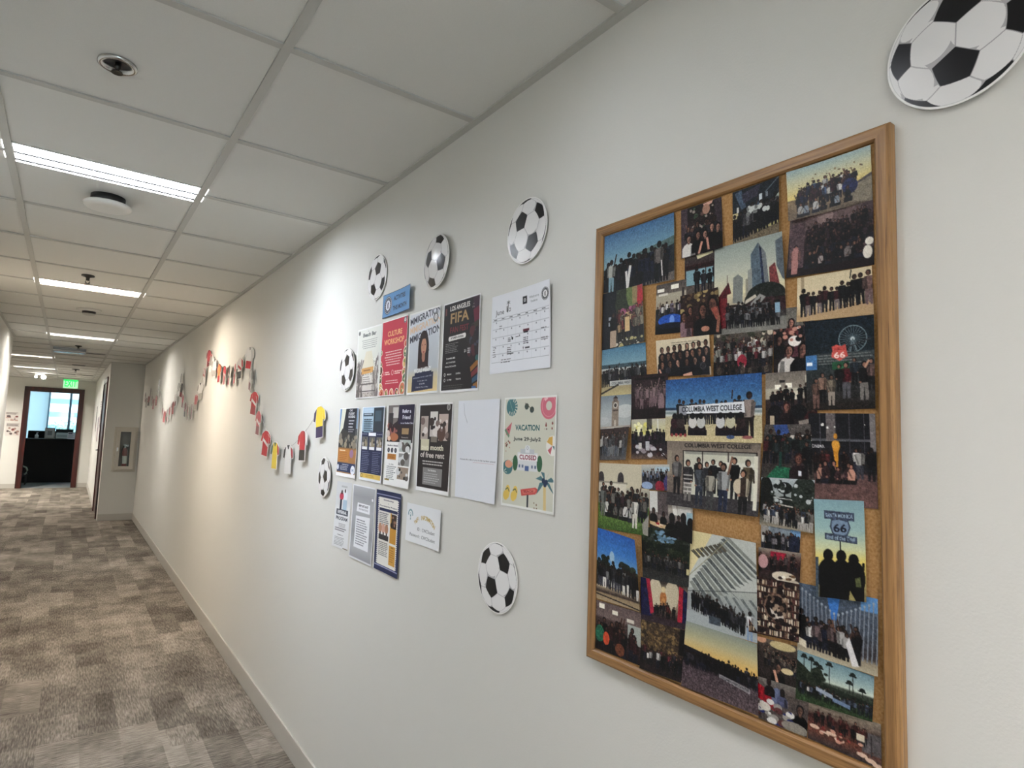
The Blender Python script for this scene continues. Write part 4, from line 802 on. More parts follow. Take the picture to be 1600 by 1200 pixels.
def ph41(P):
    P.bg([(0,(110,96,84)),(.2,(70,60,54)),(.5,(52,44,42)),(1,(44,38,36))]); P.ell(.6,.1,.3,.1,(190,174,130)).ell(.1,.05,.12,.08,(196,150,120)); P.crowd(.15,.98,.6,.75,.3,9,[K,(110,100,90),(60,50,50)],3,up=.22,skin=[(190,150,126),(150,110,90)]); P.person(.5,1.02,.56,(18,16,18),K,(200,150,126),K,'bust').ell(.72,.66,.14,.07,(206,190,150)).line(.5,.98,.42,.7,.06,(196,150,126)).noise(8)
def palms(P):
    P.bg([(0,(112,142,152)),(.3,(150,172,172)),(.46,(190,200,186)),(.5,(70,76,66)),(.62,(46,58,44)),(1,(52,74,44))])
    for u,v in ((.1,.08),(.2,.1),(.27,.16),(.32,.2),(.44,.08),(.74,.14),(.7,.32),(.86,.4)):
        P.line(u,v,u+.01,.55,.010,(26,28,28)); P.ell(u,v,.035,.045,(26,32,28)).ell(u-.03,v+.03,.02,.02,(26,32,28)).ell(u+.03,v+.03,.02,.02,(26,32,28))
    P.poly([(0,.2),(.12,.3),(.3,.5),(1,.62),(1,.7),(0,.66)], (34,42,34)).speck(.0,.3,.4,.6,30,[(30,38,30),(44,52,40)],.05,.05); P.crowd(.04,.98,.86,.94,.26,20,[K,K2,WH,(80,90,110)],2,up=.15,arms=.05); P.poly([(.28,.62),(.5,.7),(.5,.78),(.28,.7)], (150,160,176)).poly([(.5,.74),(.72,.8),(.72,.88),(.5,.82)], (110,130,160)).noise(7)
def ph43(P):
    P.bg([(0,(120,116,110)),(.3,(90,80,76)),(1,(80,72,70))]); P.poly([(0,.15),(.3,.3),(.5,.6),(.35,.7),(0,.5)], (150,20,36)).ell(.4,.35,.12,.2,(100,110,140)); P.person(.85,.9,.6,(16,14,16),K,(190,140,116),K,'bust').person(.25,.35,.4,(26,20,24),K,(60,36,30),K,'bust').person(.5,.5,.4,(90,96,130),K,(60,40,34),K,'bust')
    P.speck(0,.5,.7,1,34,[(206,204,200),(40,50,110),(90,50,50),(150,146,140)],.06,.05).ell(.75,.9,.26,.12,(140,134,124)).ell(.15,.66,.12,.1,(206,200,190)).noise(7)
def ph44(P):
    P.bg([(0,(150,140,126)),(.25,(110,96,84)),(.35,(70,40,38)),(.7,(110,66,52)),(1,(60,54,56))]); P.rect(.75,.3,1,.75,(92,88,90)).rect(.86,.35,.875,.8,(60,56,58)); P.crowd(.1,.85,.55,.66,.4,7,[K,(70,30,32),(100,50,46)],2,up=.15,skin=[(150,100,80)],arms=0); P.rect(.68,.4,.78,.54,(200,190,170))
    for u,v in ((.1,.62),(.24,.7),(.34,.64),(.45,.72),(.75,.84),(.86,.9),(.95,.95)): P.ell(u,v,.07,.05,(206,180,160))
    P.speck(.2,.55,.9,.8,20,[(130,50,44),(196,150,130),(90,60,50)],.03,.03).noise(7)
def ph45(P):
    P.bg([(0,(190,186,176)),(.35,(150,160,166)),(.5,(90,90,100)),(1,(70,66,70))]); P.rect(.5,.1,1,.4,(170,190,200)); P.crowd(.05,1,.75,.7,.45,8,[(110,130,160),(150,150,156),K],2,up=.15,skin=[SK],arms=0); P.ell(.2,.85,.2,.15,(150,170,200)).ell(.65,.85,.16,.22,(150,40,60)).ell(.92,.7,.14,.28,(76,70,120)).noise(8)

PH = [  # painter, corners (y,z): top left, top right, bottom right, bottom left; layer; curl; label
(ph1,[(.946,1.912),(.752,1.911),(.749,1.778),(.948,1.785)],1,(('R',.004),),'print of a dark group under a blue sky, top left corner of the board'),
(ph2,[(.736,1.910),(.649,1.912),(.642,1.815),(.734,1.815)],1,(('BR',.005),('L',.003)),'small dark print of friends in black dining, second from top left'),
(ph3,[(.626,1.913),(.537,1.912),(.537,1.815),(.625,1.815)],1,(('R',.003),),'print of a dark crowd under dim beams and white lamps, top middle of the board'),
(ph4,[(.523,1.912),(.396,1.912),(.394,1.828),(.518,1.828)],2,(('L',.005),('BL',.003)),'print of a cheering group before a yellow sunset sky, top right corner'),
(ph5,[(.520,1.831),(.394,1.829),(.394,1.732),(.525,1.737)],1,(('BL',.004),),'dark red restaurant crowd print directly below the yellow sunset print'),
(ph6,[(.729,1.822),(.656,1.820),(.654,1.742),(.728,1.744)],0,(),'small print of four people before blue classroom windows, left of the skyscrapers'),
(ph7,[(.662,1.818),(.530,1.815),(.526,1.656),(.662,1.660)],2,(('TR',.006),),'print of a crowd below tall glass skyscrapers and a pale sky'),
(ph8,[(.948,1.784),(.828,1.784),(.820,1.666),(.945,1.660)],2,(('R',.005),),'print with pink flowers and a red lantern beside a dark figure, left edge'),
(ph9,[(.796,1.775),(.724,1.775),(.724,1.674),(.798,1.677)],1,(),'print of a classroom gathered round a bright blue table'),
(ph10,[(.737,1.744),(.653,1.746),(.645,1.661),(.736,1.665)],2,(('R',.002),),'dark brown print of two smiling women in black tops seated close together'),
(group_shirts,[(.795,1.665),(.670,1.662),(.665,1.590),(.790,1.594)],2,(('R',.003),),'print of fifteen people in black shirts against a cream wall'),
(ph12,[(.663,1.662),(.549,1.659),(.551,1.584),(.663,1.586)],1,(),'dim print of an outdoor group with one bright pink shirt at its centre'),
(ph13,[(.549,1.690),(.480,1.687),(.488,1.583),(.549,1.586)],1,(),'close selfie print with a white shirt in front, left of the ferris wheel'),
(ph14,[(.508,1.734),(.397,1.731),(.395,1.660),(.508,1.663)],2,(('BL',.003),),'print of a row of standing dark figures against a glowing cream wall'),
(ferris,[(.496,1.662),(.394,1.659),(.394,1.525),(.493,1.524)],3,(('R',.002),),'night print with a ferris wheel and a red 66 shield sign'),
(ph16,[(.944,1.665),(.822,1.665),(.815,1.563),(.944,1.561)],1,(),'print of a beach group holding a small pale banner, left edge of the board'),
(ph17,[(.944,1.561),(.856,1.563),(.857,1.496),(.944,1.491)],2,(),'print of a tall clock tower under a cloudy sky'),
(ph18,[(.857,1.600),(.763,1.600),(.765,1.514),(.855,1.511)],3,(),'dark maroon print of pale pinkish figures right of the clock tower'),
(banner_beach,[(.768,1.586),(.567,1.587),(.566,1.472),(.768,1.471)],3,(('R',.003),),'wide beach print of a group with a long white lettered banner, centre of the board'),
(ph20,[(.563,1.586),(.481,1.586),(.477,1.502),(.563,1.501)],1,(),'print of students in a bright room with square ceiling lamps, under the ferris wheel print'),
(ph21,[(.944,1.492),(.856,1.497),(.864,1.430),(.944,1.426)],1,(('R',.006),),'small curled print of a standing group just below the clock tower'),
(ph22,[(.855,1.512),(.767,1.513),(.762,1.436),(.854,1.433)],2,(),'print of a dining room with yellow-lit windows below the maroon print'),
(oscars,[(.492,1.520),(.396,1.518),(.394,1.386),(.488,1.381)],1,(),'print of a group around a golden statue on a reddish plaza, right side'),
(ph24,[(.564,1.502),(.488,1.503),(.483,1.418),(.571,1.415)],2,(),'print of people with a green cloth and a blue canopy, left of the golden statue'),
(ph25,[(.570,1.417),(.482,1.419),(.483,1.340),(.573,1.341)],3,(('BR',.004),),'print of a group under dark trees and a bright sky, below the green cloth print'),
(college,[(.764,1.472),(.571,1.474),(.573,1.353),(.760,1.353)],2,(('B',.005),),'print of twelve adults standing below dark wall lettering and a wide window'),
(ph27,[(.946,1.420),(.806,1.423),(.805,1.288),(.946,1.285)],1,(('BR',.003),),'print of a group on a green lawn before a cream wall with arches'),
(ph28,[(.805,1.374),(.705,1.378),(.700,1.290),(.803,1.300)],2,(('BR',.006),),'print of dark silhouettes at a table against pale doors'),
(ph29,[(.946,1.285),(.830,1.278),(.822,1.143),(.946,1.141)],2,(('TR',.009),('R',.003)),'curled print of a waving group beneath a saturated blue sky, lower left'),
(ph30,[(.824,1.304),(.706,1.310),(.709,1.213),(.818,1.209)],3,(('R',.002),),'gloomy print of a group in front of dense dark park trees'),
(mural,[(.824,1.208),(.709,1.215),(.715,1.137),(.821,1.128)],2,(),'print framed by curved navy and crimson stripes at both sides'),
(ribs,[(.708,1.313),(.575,1.312),(.577,1.154),(.713,1.153)],3,(('TR',.007),('BL',.003)),'large print of a group under white sweeping roof ribs'),
(ph33,[(.946,1.138),(.822,1.141),(.819,1.043),(.946,1.041)],1,(),'print of a room with a person in green, bottom left corner of the board'),
(ph34,[(.821,1.130),(.713,1.137),(.722,1.046),(.819,1.038)],3,(('B',.004),),'dark print of a group before mottled brown autumn leaves, bottom edge'),
(sunset,[(.713,1.155),(.577,1.153),(.572,1.046),(.722,1.036)],4,(('BR',.004),('L',.003)),'print of a long crowd silhouetted against an orange sunset over dark sand'),
(ph36,[(.571,1.342),(.505,1.340),(.507,1.304),(.571,1.300)],1,(),'very small print of a street group with blue sky, right of the bare cork'),
(ph37,[(.575,1.305),(.504,1.307),(.507,1.256),(.575,1.252)],2,(),'small print of a restaurant table under a red banner'),
(route66,[(.482,1.391),(.412,1.395),(.409,1.257),(.478,1.250)],3,(('L',.003),('B',.004)),'tall print of silhouettes under a street sign with the number 66'),
(books,[(.590,1.258),(.505,1.261),(.507,1.175),(.592,1.168)],3,(('R',.002),),'print of crowded brown bookshelves around a round opening'),
(lamps,[(.508,1.263),(.396,1.264),(.396,1.162),(.511,1.162)],2,(('BR',.004),),'print of a group among rows of grey lamp posts and a blue gap of sky'),
(ph41,[(.577,1.165),(.507,1.168),(.509,1.106),(.578,1.101)],1,(),'small selfie print of an audience seated in a dim hall'),
(palms,[(.510,1.164),(.402,1.160),(.404,1.100),(.514,1.092)],3,(('BR',.003),),'print of a large group on grass with tall palm trees behind'),
(ph43,[(.577,1.104),(.493,1.108),(.497,1.042),(.575,1.041)],2,(),'print with a bright red jacket beside a cluttered table, bottom edge'),
(ph44,[(.495,1.096),(.395,1.100),(.395,1.041),(.496,1.042)],1,(),'print of a long table with pale plates, bottom right corner of the board'),
(ph45,[(.826,1.423),(.757,1.427),(.755,1.377),(.824,1.377)],2,(),'tiny print with red and purple balloons above the silhouettes print')]
for i, (fn, cr, lay, curl, lb) in enumerate(PH):
    cr = [(min(y, .9445), min(max(z, 1.041), 1.9115)) for y, z in cr]
    W = ((cr[0][0]-cr[1][0])+(cr[3][0]-cr[2][0]))/2; H = ((cr[0][1]-cr[3][1])+(cr[1][1]-cr[2][1]))/2
    P = Pic(W, H, .001, seed=i+7); fn(P); P.photo()
    sheet('photo_print', P, cr, XW-.0125-.0007*lay-.00003*i, M_gloss, curl, lb, 'photograph', 'photo prints pinned on the cork board')

# ------------------------------------------------------------------ papers taped to the wall
def border(P, c=(238,238,236), u=.025, vt=.02, vb=.02):
    P.rect(0,0,1,vt,c).rect(0,1-vb,1,1,c).rect(0,0,u,1,c).rect(1-u,0,1,1,c); return P
def new(W=.2159, H=.2794, base=(240,240,240), seed=1): return Pic(W, H, .0012, base, seed)
def put(P, y, z, x, label, rot=0, curl=(), mt=None, name='poster', cat='poster', group='flyers and notices taped in rows on the right wall', cr=None):
    x = XW-x
    if cr: return sheet(name, P, cr, x, mt or M_ink, curl, label, cat, group)
    return ruled(name, P, x, y, z, rot, mt or M_ink, curl=curl, label=label, cat=cat, group=group)
# beach bar flyer
P = new(seed=2); P.bg([(0,(226,228,220)),(.45,(220,220,210)),(.6,(196,190,180)),(1,(170,160,152))]); P.noise(26,.0,.45,1,1,6)
P.speck(.0,.5,.3,1,60,[(120,112,110),(150,142,136),(96,90,88)],.025,.05).speck(.75,.45,1,1,60,[(120,112,110),(150,142,136),(206,204,198)],.025,.05)
P.poly([(.38,.34),(.62,.34),(.78,.62),(.2,.62)], (222,214,190)).poly([(.22,.575),(.72,.565),(.72,.645),(.22,.66)], (214,158,88)).rect(.3,.6,.6,.615,(150,104,60))
P.line(.22,.62,.1,.98,.03,(110,100,98)).line(.72,.62,.85,.98,.03,(110,100,98)).rect(.28,.68,.68,.78,(214,210,204)).rect(.28,.82,.68,.92,(206,200,194)).line(.2,.8,.8,.8,.02,(96,88,88)).line(.14,.9,.86,.9,.02,(96,88,88)).lines(.3,.7,.66,3,.03,.008,(110,104,100))
P.text('Beach Bar',.5,.10,.055,(52,56,60),w=.56,bold=True).text('THE',.44,.055,.016,(120,124,126)).circ(.07,.06,.04,(110,112,112)).lines(.18,.175,.85,5,.028,.008,(150,152,148),True)
border(P,vb=.018); put(P,2.248,1.739,.0012,'white flyer headed Beach Bar with an orange lounge chair, leftmost of the top row',curl=(('L',.004),('TL',.002)))
# culture workshop
P = new(seed=3,base=(196,52,70)); P.rect(0,0,1,1,(196,52,72)); P.text('CULTURE',.52,.185,.07,(240,178,120),w=.56,bold=True,rot=.0).text('WORKSHOP',.5,.29,.075,(240,178,120),w=.78,bold=True)
P.lines(.16,.42,.84,6,.034,.010,(232,196,190),True).circ(.12,.70,.045,(232,190,186),.75).circ(.5,.70,.045,(232,190,186),.75).lines(.2,.685,.42,2,.025,.012,(240,210,200)).lines(.58,.685,.86,2,.025,.012,(240,210,200)).lines(.24,.80,.74,2,.03,.010,(232,196,190),True)
for u,v,r in ((.02,.42,.05),(.01,.58,.07),(.03,.66,.09),(.02,.78,.09),(.06,.88,.08),(.96,.36,.06),(.98,.47,.1),(.97,.60,.1),(.95,.72,.09),(.98,.80,.1),(.9,.92,.12),(.12,.96,.09),(.3,.96,.07),(.5,.965,.08),(.7,.96,.07)):
    P.circ(u,v,r,(236,226,206)).circ(u,v,r*.8,P.r.choice([(214,120,84),(90,60,50),(226,190,120),(80,110,70),(230,160,130)])).speck(u-r*.4,v-r*.3,u+r*.4,v+r*.3,5,[(190,60,50),(120,140,70),(240,220,180)],.02,.015)
P.seal(.9,.055,.055); border(P,vb=.012,vt=.012,u=.015)
put(P,2.022,1.741,.0022,'red flyer headed Culture Workshop with plates of food along its edges',curl=(('BL',.003),('R',.002)))
# immigration talk
P = new(seed=4); P.bg([(0,(226,228,234)),(.25,(206,212,222)),(.7,(182,188,194)),(.82,(206,190,150)),(1,(226,196,130))])
for v,c in ((.055,(64,66,80)),(.165,(224,190,158)),(.275,(58,60,74))): P.text('IMMIGRATION',.5,v+.02,.085,c,w=1.02,rot=.10,bold=True)
P.ell(.5,.46,.17,.2,(34,20,22)).rect(.33,.46,.67,.70,(34,20,22)).ell(.5,.30,.09,.05,(34,20,22)).ell(.51,.44,.085,.105,(196,140,112)).rect(.46,.52,.56,.62,(170,114,92)).ell(.47,.42,.012,.006,(40,24,24)).ell(.55,.42,.012,.006,(40,24,24)).ell(.51,.505,.03,.008,(150,60,60)).line(.51,.43,.505,.475,.008,(160,106,84)).poly([(.33,.7),(.46,.58),(.51,.66),(.57,.58),(.7,.7)], (44,22,26)).poly([(.4,.28),(.6,.28),(.68,.5),(.63,.5),(.57,.35),(.45,.35),(.39,.5),(.34,.5)], (34,20,22))
P.poly([(.17,.78),(.84,.75),(.84,.945),(.16,.965)], (34,40,70)).rect(.25,.735,.78,.80,(34,40,70)).text('NICOLE WESLEY',.5,.715,.055,(238,238,238),w=.54,bold=True,rot=.03).text('IMMIGRATION LAWYER',.5,.8,.014,(200,204,220),w=.6,rot=.03).text('Tuesday, June 10th',.5,.845,.02,(236,236,240),w=.32).text('12:30 PM',.5,.88,.018,(236,236,240),w=.16).text('Columbia West College',.5,.92,.02,(236,236,240),w=.4)
P.seal(.86,.125,.075); border(P,vb=.025)
put(P,1.793,1.739,.0016,'flyer headed Immigration with a long-haired portrait above a navy box',curl=(('T',.002),))
# fan fest
P = new(seed=5,base=(28,24,26)); P.rect(0,0,1,1,(27,23,26)); P.poly([(.8,0),(1,0),(1,.35),(.85,.2)], (52,26,44)).poly([(.82,.15),(.98,.12),(.98,.28),(.86,.3)], (100,26,48)).ell(.85,.45,.12,.15,(50,38,40)).poly([(.78,.3),(1,.26),(1,.42),(.8,.4)], (60,50,44))
P.ell(.82,.5,.1,.2,(44,30,34)).speck(.7,.35,.95,.6,22,[(80,36,44),(36,32,36),(60,60,80)],.04,.04)
for k,c in enumerate(((150,96,40),(120,44,50),(40,80,110),(150,96,40))): P.poly([(.78+.03*k,.75+.06*k),(1,.66+.08*k),(1,.72+.08*k),(.8+.02*k,.8+.06*k)], c)
P.ell(.95,.66,.05,.03,(40,90,90)).rect(.84,.95,.94,.98,(60,100,160))
P.text('LOS ANGELES',.46,.075,.055,(236,232,226),w=.54,bold=True).text('FIFA',.46,.185,.115,(176,140,92),w=.50,bold=True).text('FAN FEST',.46,.315,.065,(120,32,46),w=.50,bold=True).poly([(.2,.385),(.60,.375),(.62,.425),(.2,.435)], (236,232,228)).circ(.21,.41,.035,(236,232,228)).circ(.61,.40,.035,(236,232,228)).text('AT UNION STATION',.41,.405,.022,(30,26,28),w=.34,bold=True)
P.rect(.06,.06,.10,.14,(110,60,60)).text('June',.82,.09,.016,(206,190,180)).text('2026',.82,.12,.016,(206,190,180)).lines(.1,.46,.46,6,.019,.006,(120,116,116)); P.text('$15',.64,.57,.035,(230,228,226),w=.05,bold=True).lines(.7,.545,.78,3,.02,.012,(170,166,166))
for k,w in enumerate((.24,.26,.3)): P.text(('FAMILIES','ACTIVITIES','FAN ZONES')[k],.26,.625+.045*k,.016,(226,222,220),w=w,bold=True)
for k in range(2):
    P.circ(.11,.80+.06*k,.025,(190,188,186),.5).text(('FRIDAY','12 PM')[k],.24,.80+.06*k,.018,(226,222,220),w=.12,bold=True).text(('CENTRAL','TRAIN')[k],.48,.80+.06*k,.018,(226,222,220),w=.14,bold=True)
P.lines(.08,.92,.7,3,.022,.008,(70,66,68)); border(P,(238,238,238),.02,.014,.028)
put(P,1.559,1.736,.0018,'black flyer for a Los Angeles fan festival, rightmost poster of the top row',curl=(('TR',.003),))
# calendar
P = new(.266,.2159,(232,234,240),6); P.text('June',.15,.235,.085,(60,62,70),w=.15).line(.29,.25,.30,.12,.012,(60,62,64))
for a in range(6): P.line(.30,.12,.30+.035*math.cos(a*1.05-.5),.13+.035*math.sin(a*1.05-.5)*.9,.006,(96,100,100))
P.rect(.27,.17,.285,.24,(110,112,114)).circ(.325,.22,.02,(120,122,124),.6).rect(.55,.11,.62,.20,(40,42,48)).circ(.585,.155,.018,(210,212,216),.5).text('Welcome',.74,.14,.03,(120,124,130),w=.16).text('Students',.74,.19,.026,(120,124,130),w=.11).seal(.92,.15,.06,(50,52,60))
g = (168,170,178); y0, y1 = .33, .86; P.line(.03,.30,.98,.30,.003,(120,122,130)).line(.03,y0,.98,y0,.003,(120,122,130))
for k in range(7): P.lines(.05+k*.136,.31,.12+k*.136,1,.02,.008,(96,98,106))
for r in range(6): P.line(.03,y0+(y1-y0)*r/5,.98,y0+(y1-y0)*r/5,.0028,g if r < 5 else (110,112,120))
for k in range(8): P.line(.03+.1357*k,y0,.03+.1357*k,y1,.0024,(196,198,206))
for r in range(5):
    for k in range(7):
        if (r,k) not in ((0,1),): P.rect(.09+.1357*k,.345+.106*r,.10+.1357*k,.36+.106*r,(96,98,110))
P.rect(.56,.50,.66,.53,(96,34,50)).rect(.57,.53,.64,.545,(40,40,50)).lines(.57,.60,.66,4,.022,.008,(90,90,100)).text('9',.57,.725,.03,(50,50,60),bold=True).rect(.6,.72,.67,.735,(60,60,70)).lines(.85,.53,.96,1,.02,.006,(60,60,66)).lines(.85,.64,.96,1,.02,.006,(60,60,66)).rect(.85,.66,.955,.665,(120,120,126)).lines(.31,.57,.36,3,.02,.008,(90,90,96)).circ(.385,.585,.014,(50,52,56)).lines(.3,.69,.4,3,.025,.008,(80,80,86)).rect(.3,.765,.41,.772,(50,50,56)).lines(.05,.66,.1,5,.03,.007,(120,120,126)).lines(.2,.83,.4,2,.03,.007,(100,100,106)).lines(.15,.4,.2,2,.03,.008,(130,130,138)).lines(.44,.57,.52,1,.02,.007,(90,90,96))
put(P,1.263,1.746,.001,'white calendar page for June with a ruled grid, right of the top row posters',curl=(('TR',.010),('R',.003)),name='calendar_page',cat='calendar')
# activities sign
P = new(.245,.089,(34,44,72),7); P.rect(.008,.03,.992,.955,(96,152,206)); P.text('ACTIVITIES',.60,.30,.19,(24,36,64),w=.42,bold=True).text('THIS MONTH',.62,.70,.19,(24,36,64),w=.5,bold=True).seal(.19,.5,.135,(28,38,64),(226,230,236))
put(P,2.011,1.939,.004,'small blue sign reading Activities This Month above the red flyer',curl=(('R',.010),),mt=M_card,name='paper_sign',cat='sign')
# row two
P = new(seed=8); P.bg([(0,(60,70,84)),(.4,(70,74,76)),(.55,(90,70,54)),(.62,(176,120,62)),(1,(150,110,66))]); P.poly([(0,0),(.32,0),(.1,.4),(0,.4)], (96,140,190)).poly([(.12,0),(.34,0),(.14,.5),(.02,.5)], (212,214,196)).poly([(.34,0),(.9,0),(.86,.42),(.2,.42)], (30,36,48)).rect(.9,0,1,.3,(120,150,180)).poly([(0,.42),(.2,.3),(.6,.36),(1,.42),(1,.58),(0,.58)], (50,50,50)).speck(.05,.42,.95,.56,30,[(90,96,90),(130,124,110),(40,38,40),(150,140,120)],.05,.035)
P.text('CWC',.6,.04,.03,(230,232,236),w=.16,bold=True).text('STUDENT',.62,.085,.035,(230,232,236),w=.3,bold=True).text('HOUSING',.64,.13,.035,(230,232,236),w=.34,bold=True).lines(.5,.18,.8,3,.045,.014,(196,200,206)).lines(.5,.31,.8,2,.03,.01,(150,152,156)).rect(.08,.60,.6,.78,(190,124,56)).lines(.12,.615,.5,1,.02,.014,(236,220,190)).lines(.12,.65,.55,5,.026,.007,(150,90,40)).ell(.74,.66,.1,.06,(150,110,150)).rect(.03,.80,.98,.93,(36,52,92)).text('CONTACT US',.45,.825,.018,(230,232,236),w=.34,bold=True).lines(.2,.85,.7,3,.022,.007,(180,186,200)).ell(.85,.89,.11,.065,(226,232,240)).text('CWC',.85,.89,.03,(60,110,170),w=.12,bold=True).ell(.08,.87,.05,.04,(210,216,226)); border(P,vt=.01,vb=.05)
put(P,2.417,1.4245,.0014,'flyer with orange box and navy footer, leftmost of the middle row',curl=(('R',.003),('B',.002)))
P = new(seed=9); P.bg([(0,(176,204,226)),(.35,(150,176,196))]); P.rect(0,.34,1,.9,(30,40,76)).rect(.06,.09,.5,.13,(60,80,96)).rect(.1,.18,.4,.35,(120,150,170)).rect(.52,.02,.95,.34,(40,52,64)).rect(.58,.06,.86,.2,(60,84,100)).lines(.1,.17,.5,6,.03,.009,(50,60,72)).lines(.1,.04,.5,3,.03,.009,(196,214,230)).rect(.34,.355,.66,.395,(236,238,242)).lines(.05,.37,.3,1,.03,.005,(150,156,180)).lines(.7,.37,.95,1,.03,.005,(150,156,180))
for k in range(3): P.rect(.06+.32*k,.41,.32+.32*k,.54,(96,96,92)).poly([(.08+.32*k,.54),(.2+.32*k,.42),(.3+.32*k,.5),(.3+.32*k,.54)], (150,136,110)).rect(.07+.32*k,.545,.3+.32*k,.58,(236,238,242)).speck(.08+.32*k,.43,.3+.32*k,.52,6,[(60,58,56),(180,176,166)],.03,.02)
P.lines(.08,.61,.45,12,.024,.006,(110,118,150)).lines(.55,.61,.92,12,.024,.006,(110,118,150)).rect(.05,.905,.95,.965,(222,184,84)).lines(.3,.92,.7,2,.02,.007,(180,140,50)).circ(.12,.935,.04,(90,84,60),.7); border(P,(232,236,242),.03,.012,.035)
put(P,2.171,1.4255,.0018,'navy flyer with three small pictures and a yellow footer, second in the middle row',curl=(('R',.004),))
P = new(seed=10,base=(236,236,234)); P.rect(.04,0,.98,.46,(46,36,40)).poly([(.04,0),(.46,0),(.4,.2),(.04,.3)], (120,112,108)).rect(.22,.03,.42,.16,(206,202,196)).rect(.08,.1,.24,.3,(54,50,54)).speck(.06,.26,.42,.38,22,[(150,90,84),(50,28,34),(206,190,184)],.04,.03).ell(.3,.4,.16,.05,(176,104,68)).ell(.12,.42,.06,.03,(230,196,170)).rect(.44,0,.98,.24,(36,32,58))
P.text('Refer a',.72,.08,.045,(226,228,240),w=.3,bold=True).text('Friend',.72,.155,.05,(226,228,240),w=.27,bold=True).text('to our Student Class',.74,.225,.022,(226,228,240),w=.44,bold=True).rect(.58,.29,.82,.36,(160,130,90)).text('Rewards!',.7,.40,.018,(200,196,196),w=.24).text('Benefits to Bonuses',.28,.505,.02,(40,44,60),w=.4,bold=True)
for k in range(3): P.ell(.13+.13*k,.565,.045,.03,(40,42,56)).text('%d' % (k+1),.13+.13*k,.565,.025,(226,228,236),bold=True)
P.rect(.1,.61,.42,.68,(200,132,58)).lines(.13,.62,.4,4,.014,.006,(150,84,30)).text('Our Offers',.26,.74,.014,(60,62,70),w=.18).lines(.1,.765,.46,6,.023,.007,(120,126,130)).lines(.1,.9,.42,2,.02,.006,(120,126,130)).rect(.05,.925,.22,.94,(150,126,50))
for k,c in enumerate(((176,186,182),(140,140,138),(150,132,116))): P.rect(.52,.43+.165*k,.93,.575+.165*k,c).speck(.54,.45+.165*k,.9,.56+.165*k,7,[(30,34,32),(206,208,208),(90,84,80)],.06,.03)
put(P,1.939,1.4265,.0022,'white flyer headed Refer a Friend with three pictures down its right side',curl=(('BR',.009),('B',.003)))
P = new(seed=11,base=(40,34,34)); P.rect(0,0,1,1,(42,36,36)); P.rect(.08,.15,.3,.42,(176,160,150)).rect(.62,.13,.88,.42,(190,170,160)).rect(.36,.1,.58,.25,(214,212,206)).rect(.36,.25,.58,.38,(196,188,184)).rect(.38,.26,.54,.3,(40,34,36)).ell(.7,.33,.12,.1,(90,64,56)).ell(.5,.18,.03,.02,K).speck(.08,.2,.9,.4,20,[(120,100,96),(220,212,206),(60,48,46)],.05,.03).rect(.10,.41,.35,.54,(206,200,170)).rect(.40,.38,.58,.44,(120,110,100))
P.text('two month',.45,.50,.06,(226,222,196),w=.66,bold=True).text('of free rent',.46,.585,.065,(206,198,190),w=.72,bold=True).lines(.12,.655,.84,2,.03,.009,(196,192,190),True).rect(.2,.73,.78,.92,(128,126,126)).text('For Students',.48,.755,.02,(226,226,226),w=.24,bold=True).lines(.24,.79,.74,5,.024,.007,(176,176,176)).seal(.88,.055,.05,(180,180,176),(90,86,84)); border(P,(238,238,238),.025,.022,.045)
put(P,1.6925,1.4275,.0016,'black flyer with collaged rooms offering free rent, fourth in the middle row',curl=(('BR',.004),))
P = new(seed=12,base=(226,229,236)); P.line(.14,.03,.17,.14,.006,(150,152,158)).line(.17,.14,.25,.235,.006,(150,152,158)).text('If issues this code or you the link has been updated',.53,.605,.018,(70,72,84),w=.86); P.r.seed(3)
for k in range(14): P.line(.42+k*.036,.625+.004*(k%2),.456+k*.036,.625+.004*((k+1)%2),.003,(190,140,150))
put(P,1.4455,1.4295,.0014,'nearly blank white sheet with one thin line of text, left of the Vacation notice',curl=(('BR',.006),('R',.002)),name='paper_notice',cat='notice')
# vacation notice
P = new(seed=13,base=(206,206,188)); P.rect(0,0,1,1,(207,207,190)); TE = (70,120,124); P.r.seed(5)
P.ell(.16,.09,.11,.085,TE)
for a in range(9):
    t = -1.2+a*.42; P.line(.16+.07*math.cos(t),.09+.05*math.sin(t),.16+.125*math.cos(t),.09+.1*math.sin(t),.014,(207,207,190))
P.line(.1,.02,.2,.16,.008,(120,160,150)).ell(.45,.09,.04,.028,(64,78,74)).ell(.55,.12,.04,.028,(64,78,74)).line(.42,.06,.58,.13,.008,(90,86,70)).circ(.86,.09,.15,(206,104,122)).circ(.86,.09,.052,(207,207,190)).circ(.86,.09,.125,(222,140,150),.93).poly([(.77,.03),(.83,.01),(.84,.03),(.79,.05)], (230,180,186))
P.poly([(.04,.30),(.17,.23),(.12,.36),(.06,.35)], (200,100,110)).poly([(.02,.305),(.05,.29),(.13,.355),(.11,.375)], (110,140,110)).ell(.1,.3,.008,.006,K)
P.text('VACATION',.47,.28,.052,(36,92,96),w=.46,bold=True).text('June 29-July2',.47,.385,.042,(62,64,62),w=.52,bold=True)
P.speck(.80,.22,.97,.3,7,[(140,70,64),(90,60,56)],.01,.009).speck(.03,.40,.14,.52,9,[(170,90,70),(120,76,60)],.010,.008).speck(.56,.93,.7,.98,4,[(120,90,60)],.01,.009)
P.circ(.94,.43,.11,(232,230,222)).poly([(.94,.43),(.84,.40),(.88,.36),(.94,.35)], (222,174,80)).poly([(.94,.43),(1.0,.36),(1.03,.42)], (230,226,216)).poly([(.94,.43),(1.03,.44),(1.0,.49)], TE).poly([(.94,.43),(.86,.47),(.91,.505)], (200,96,106))
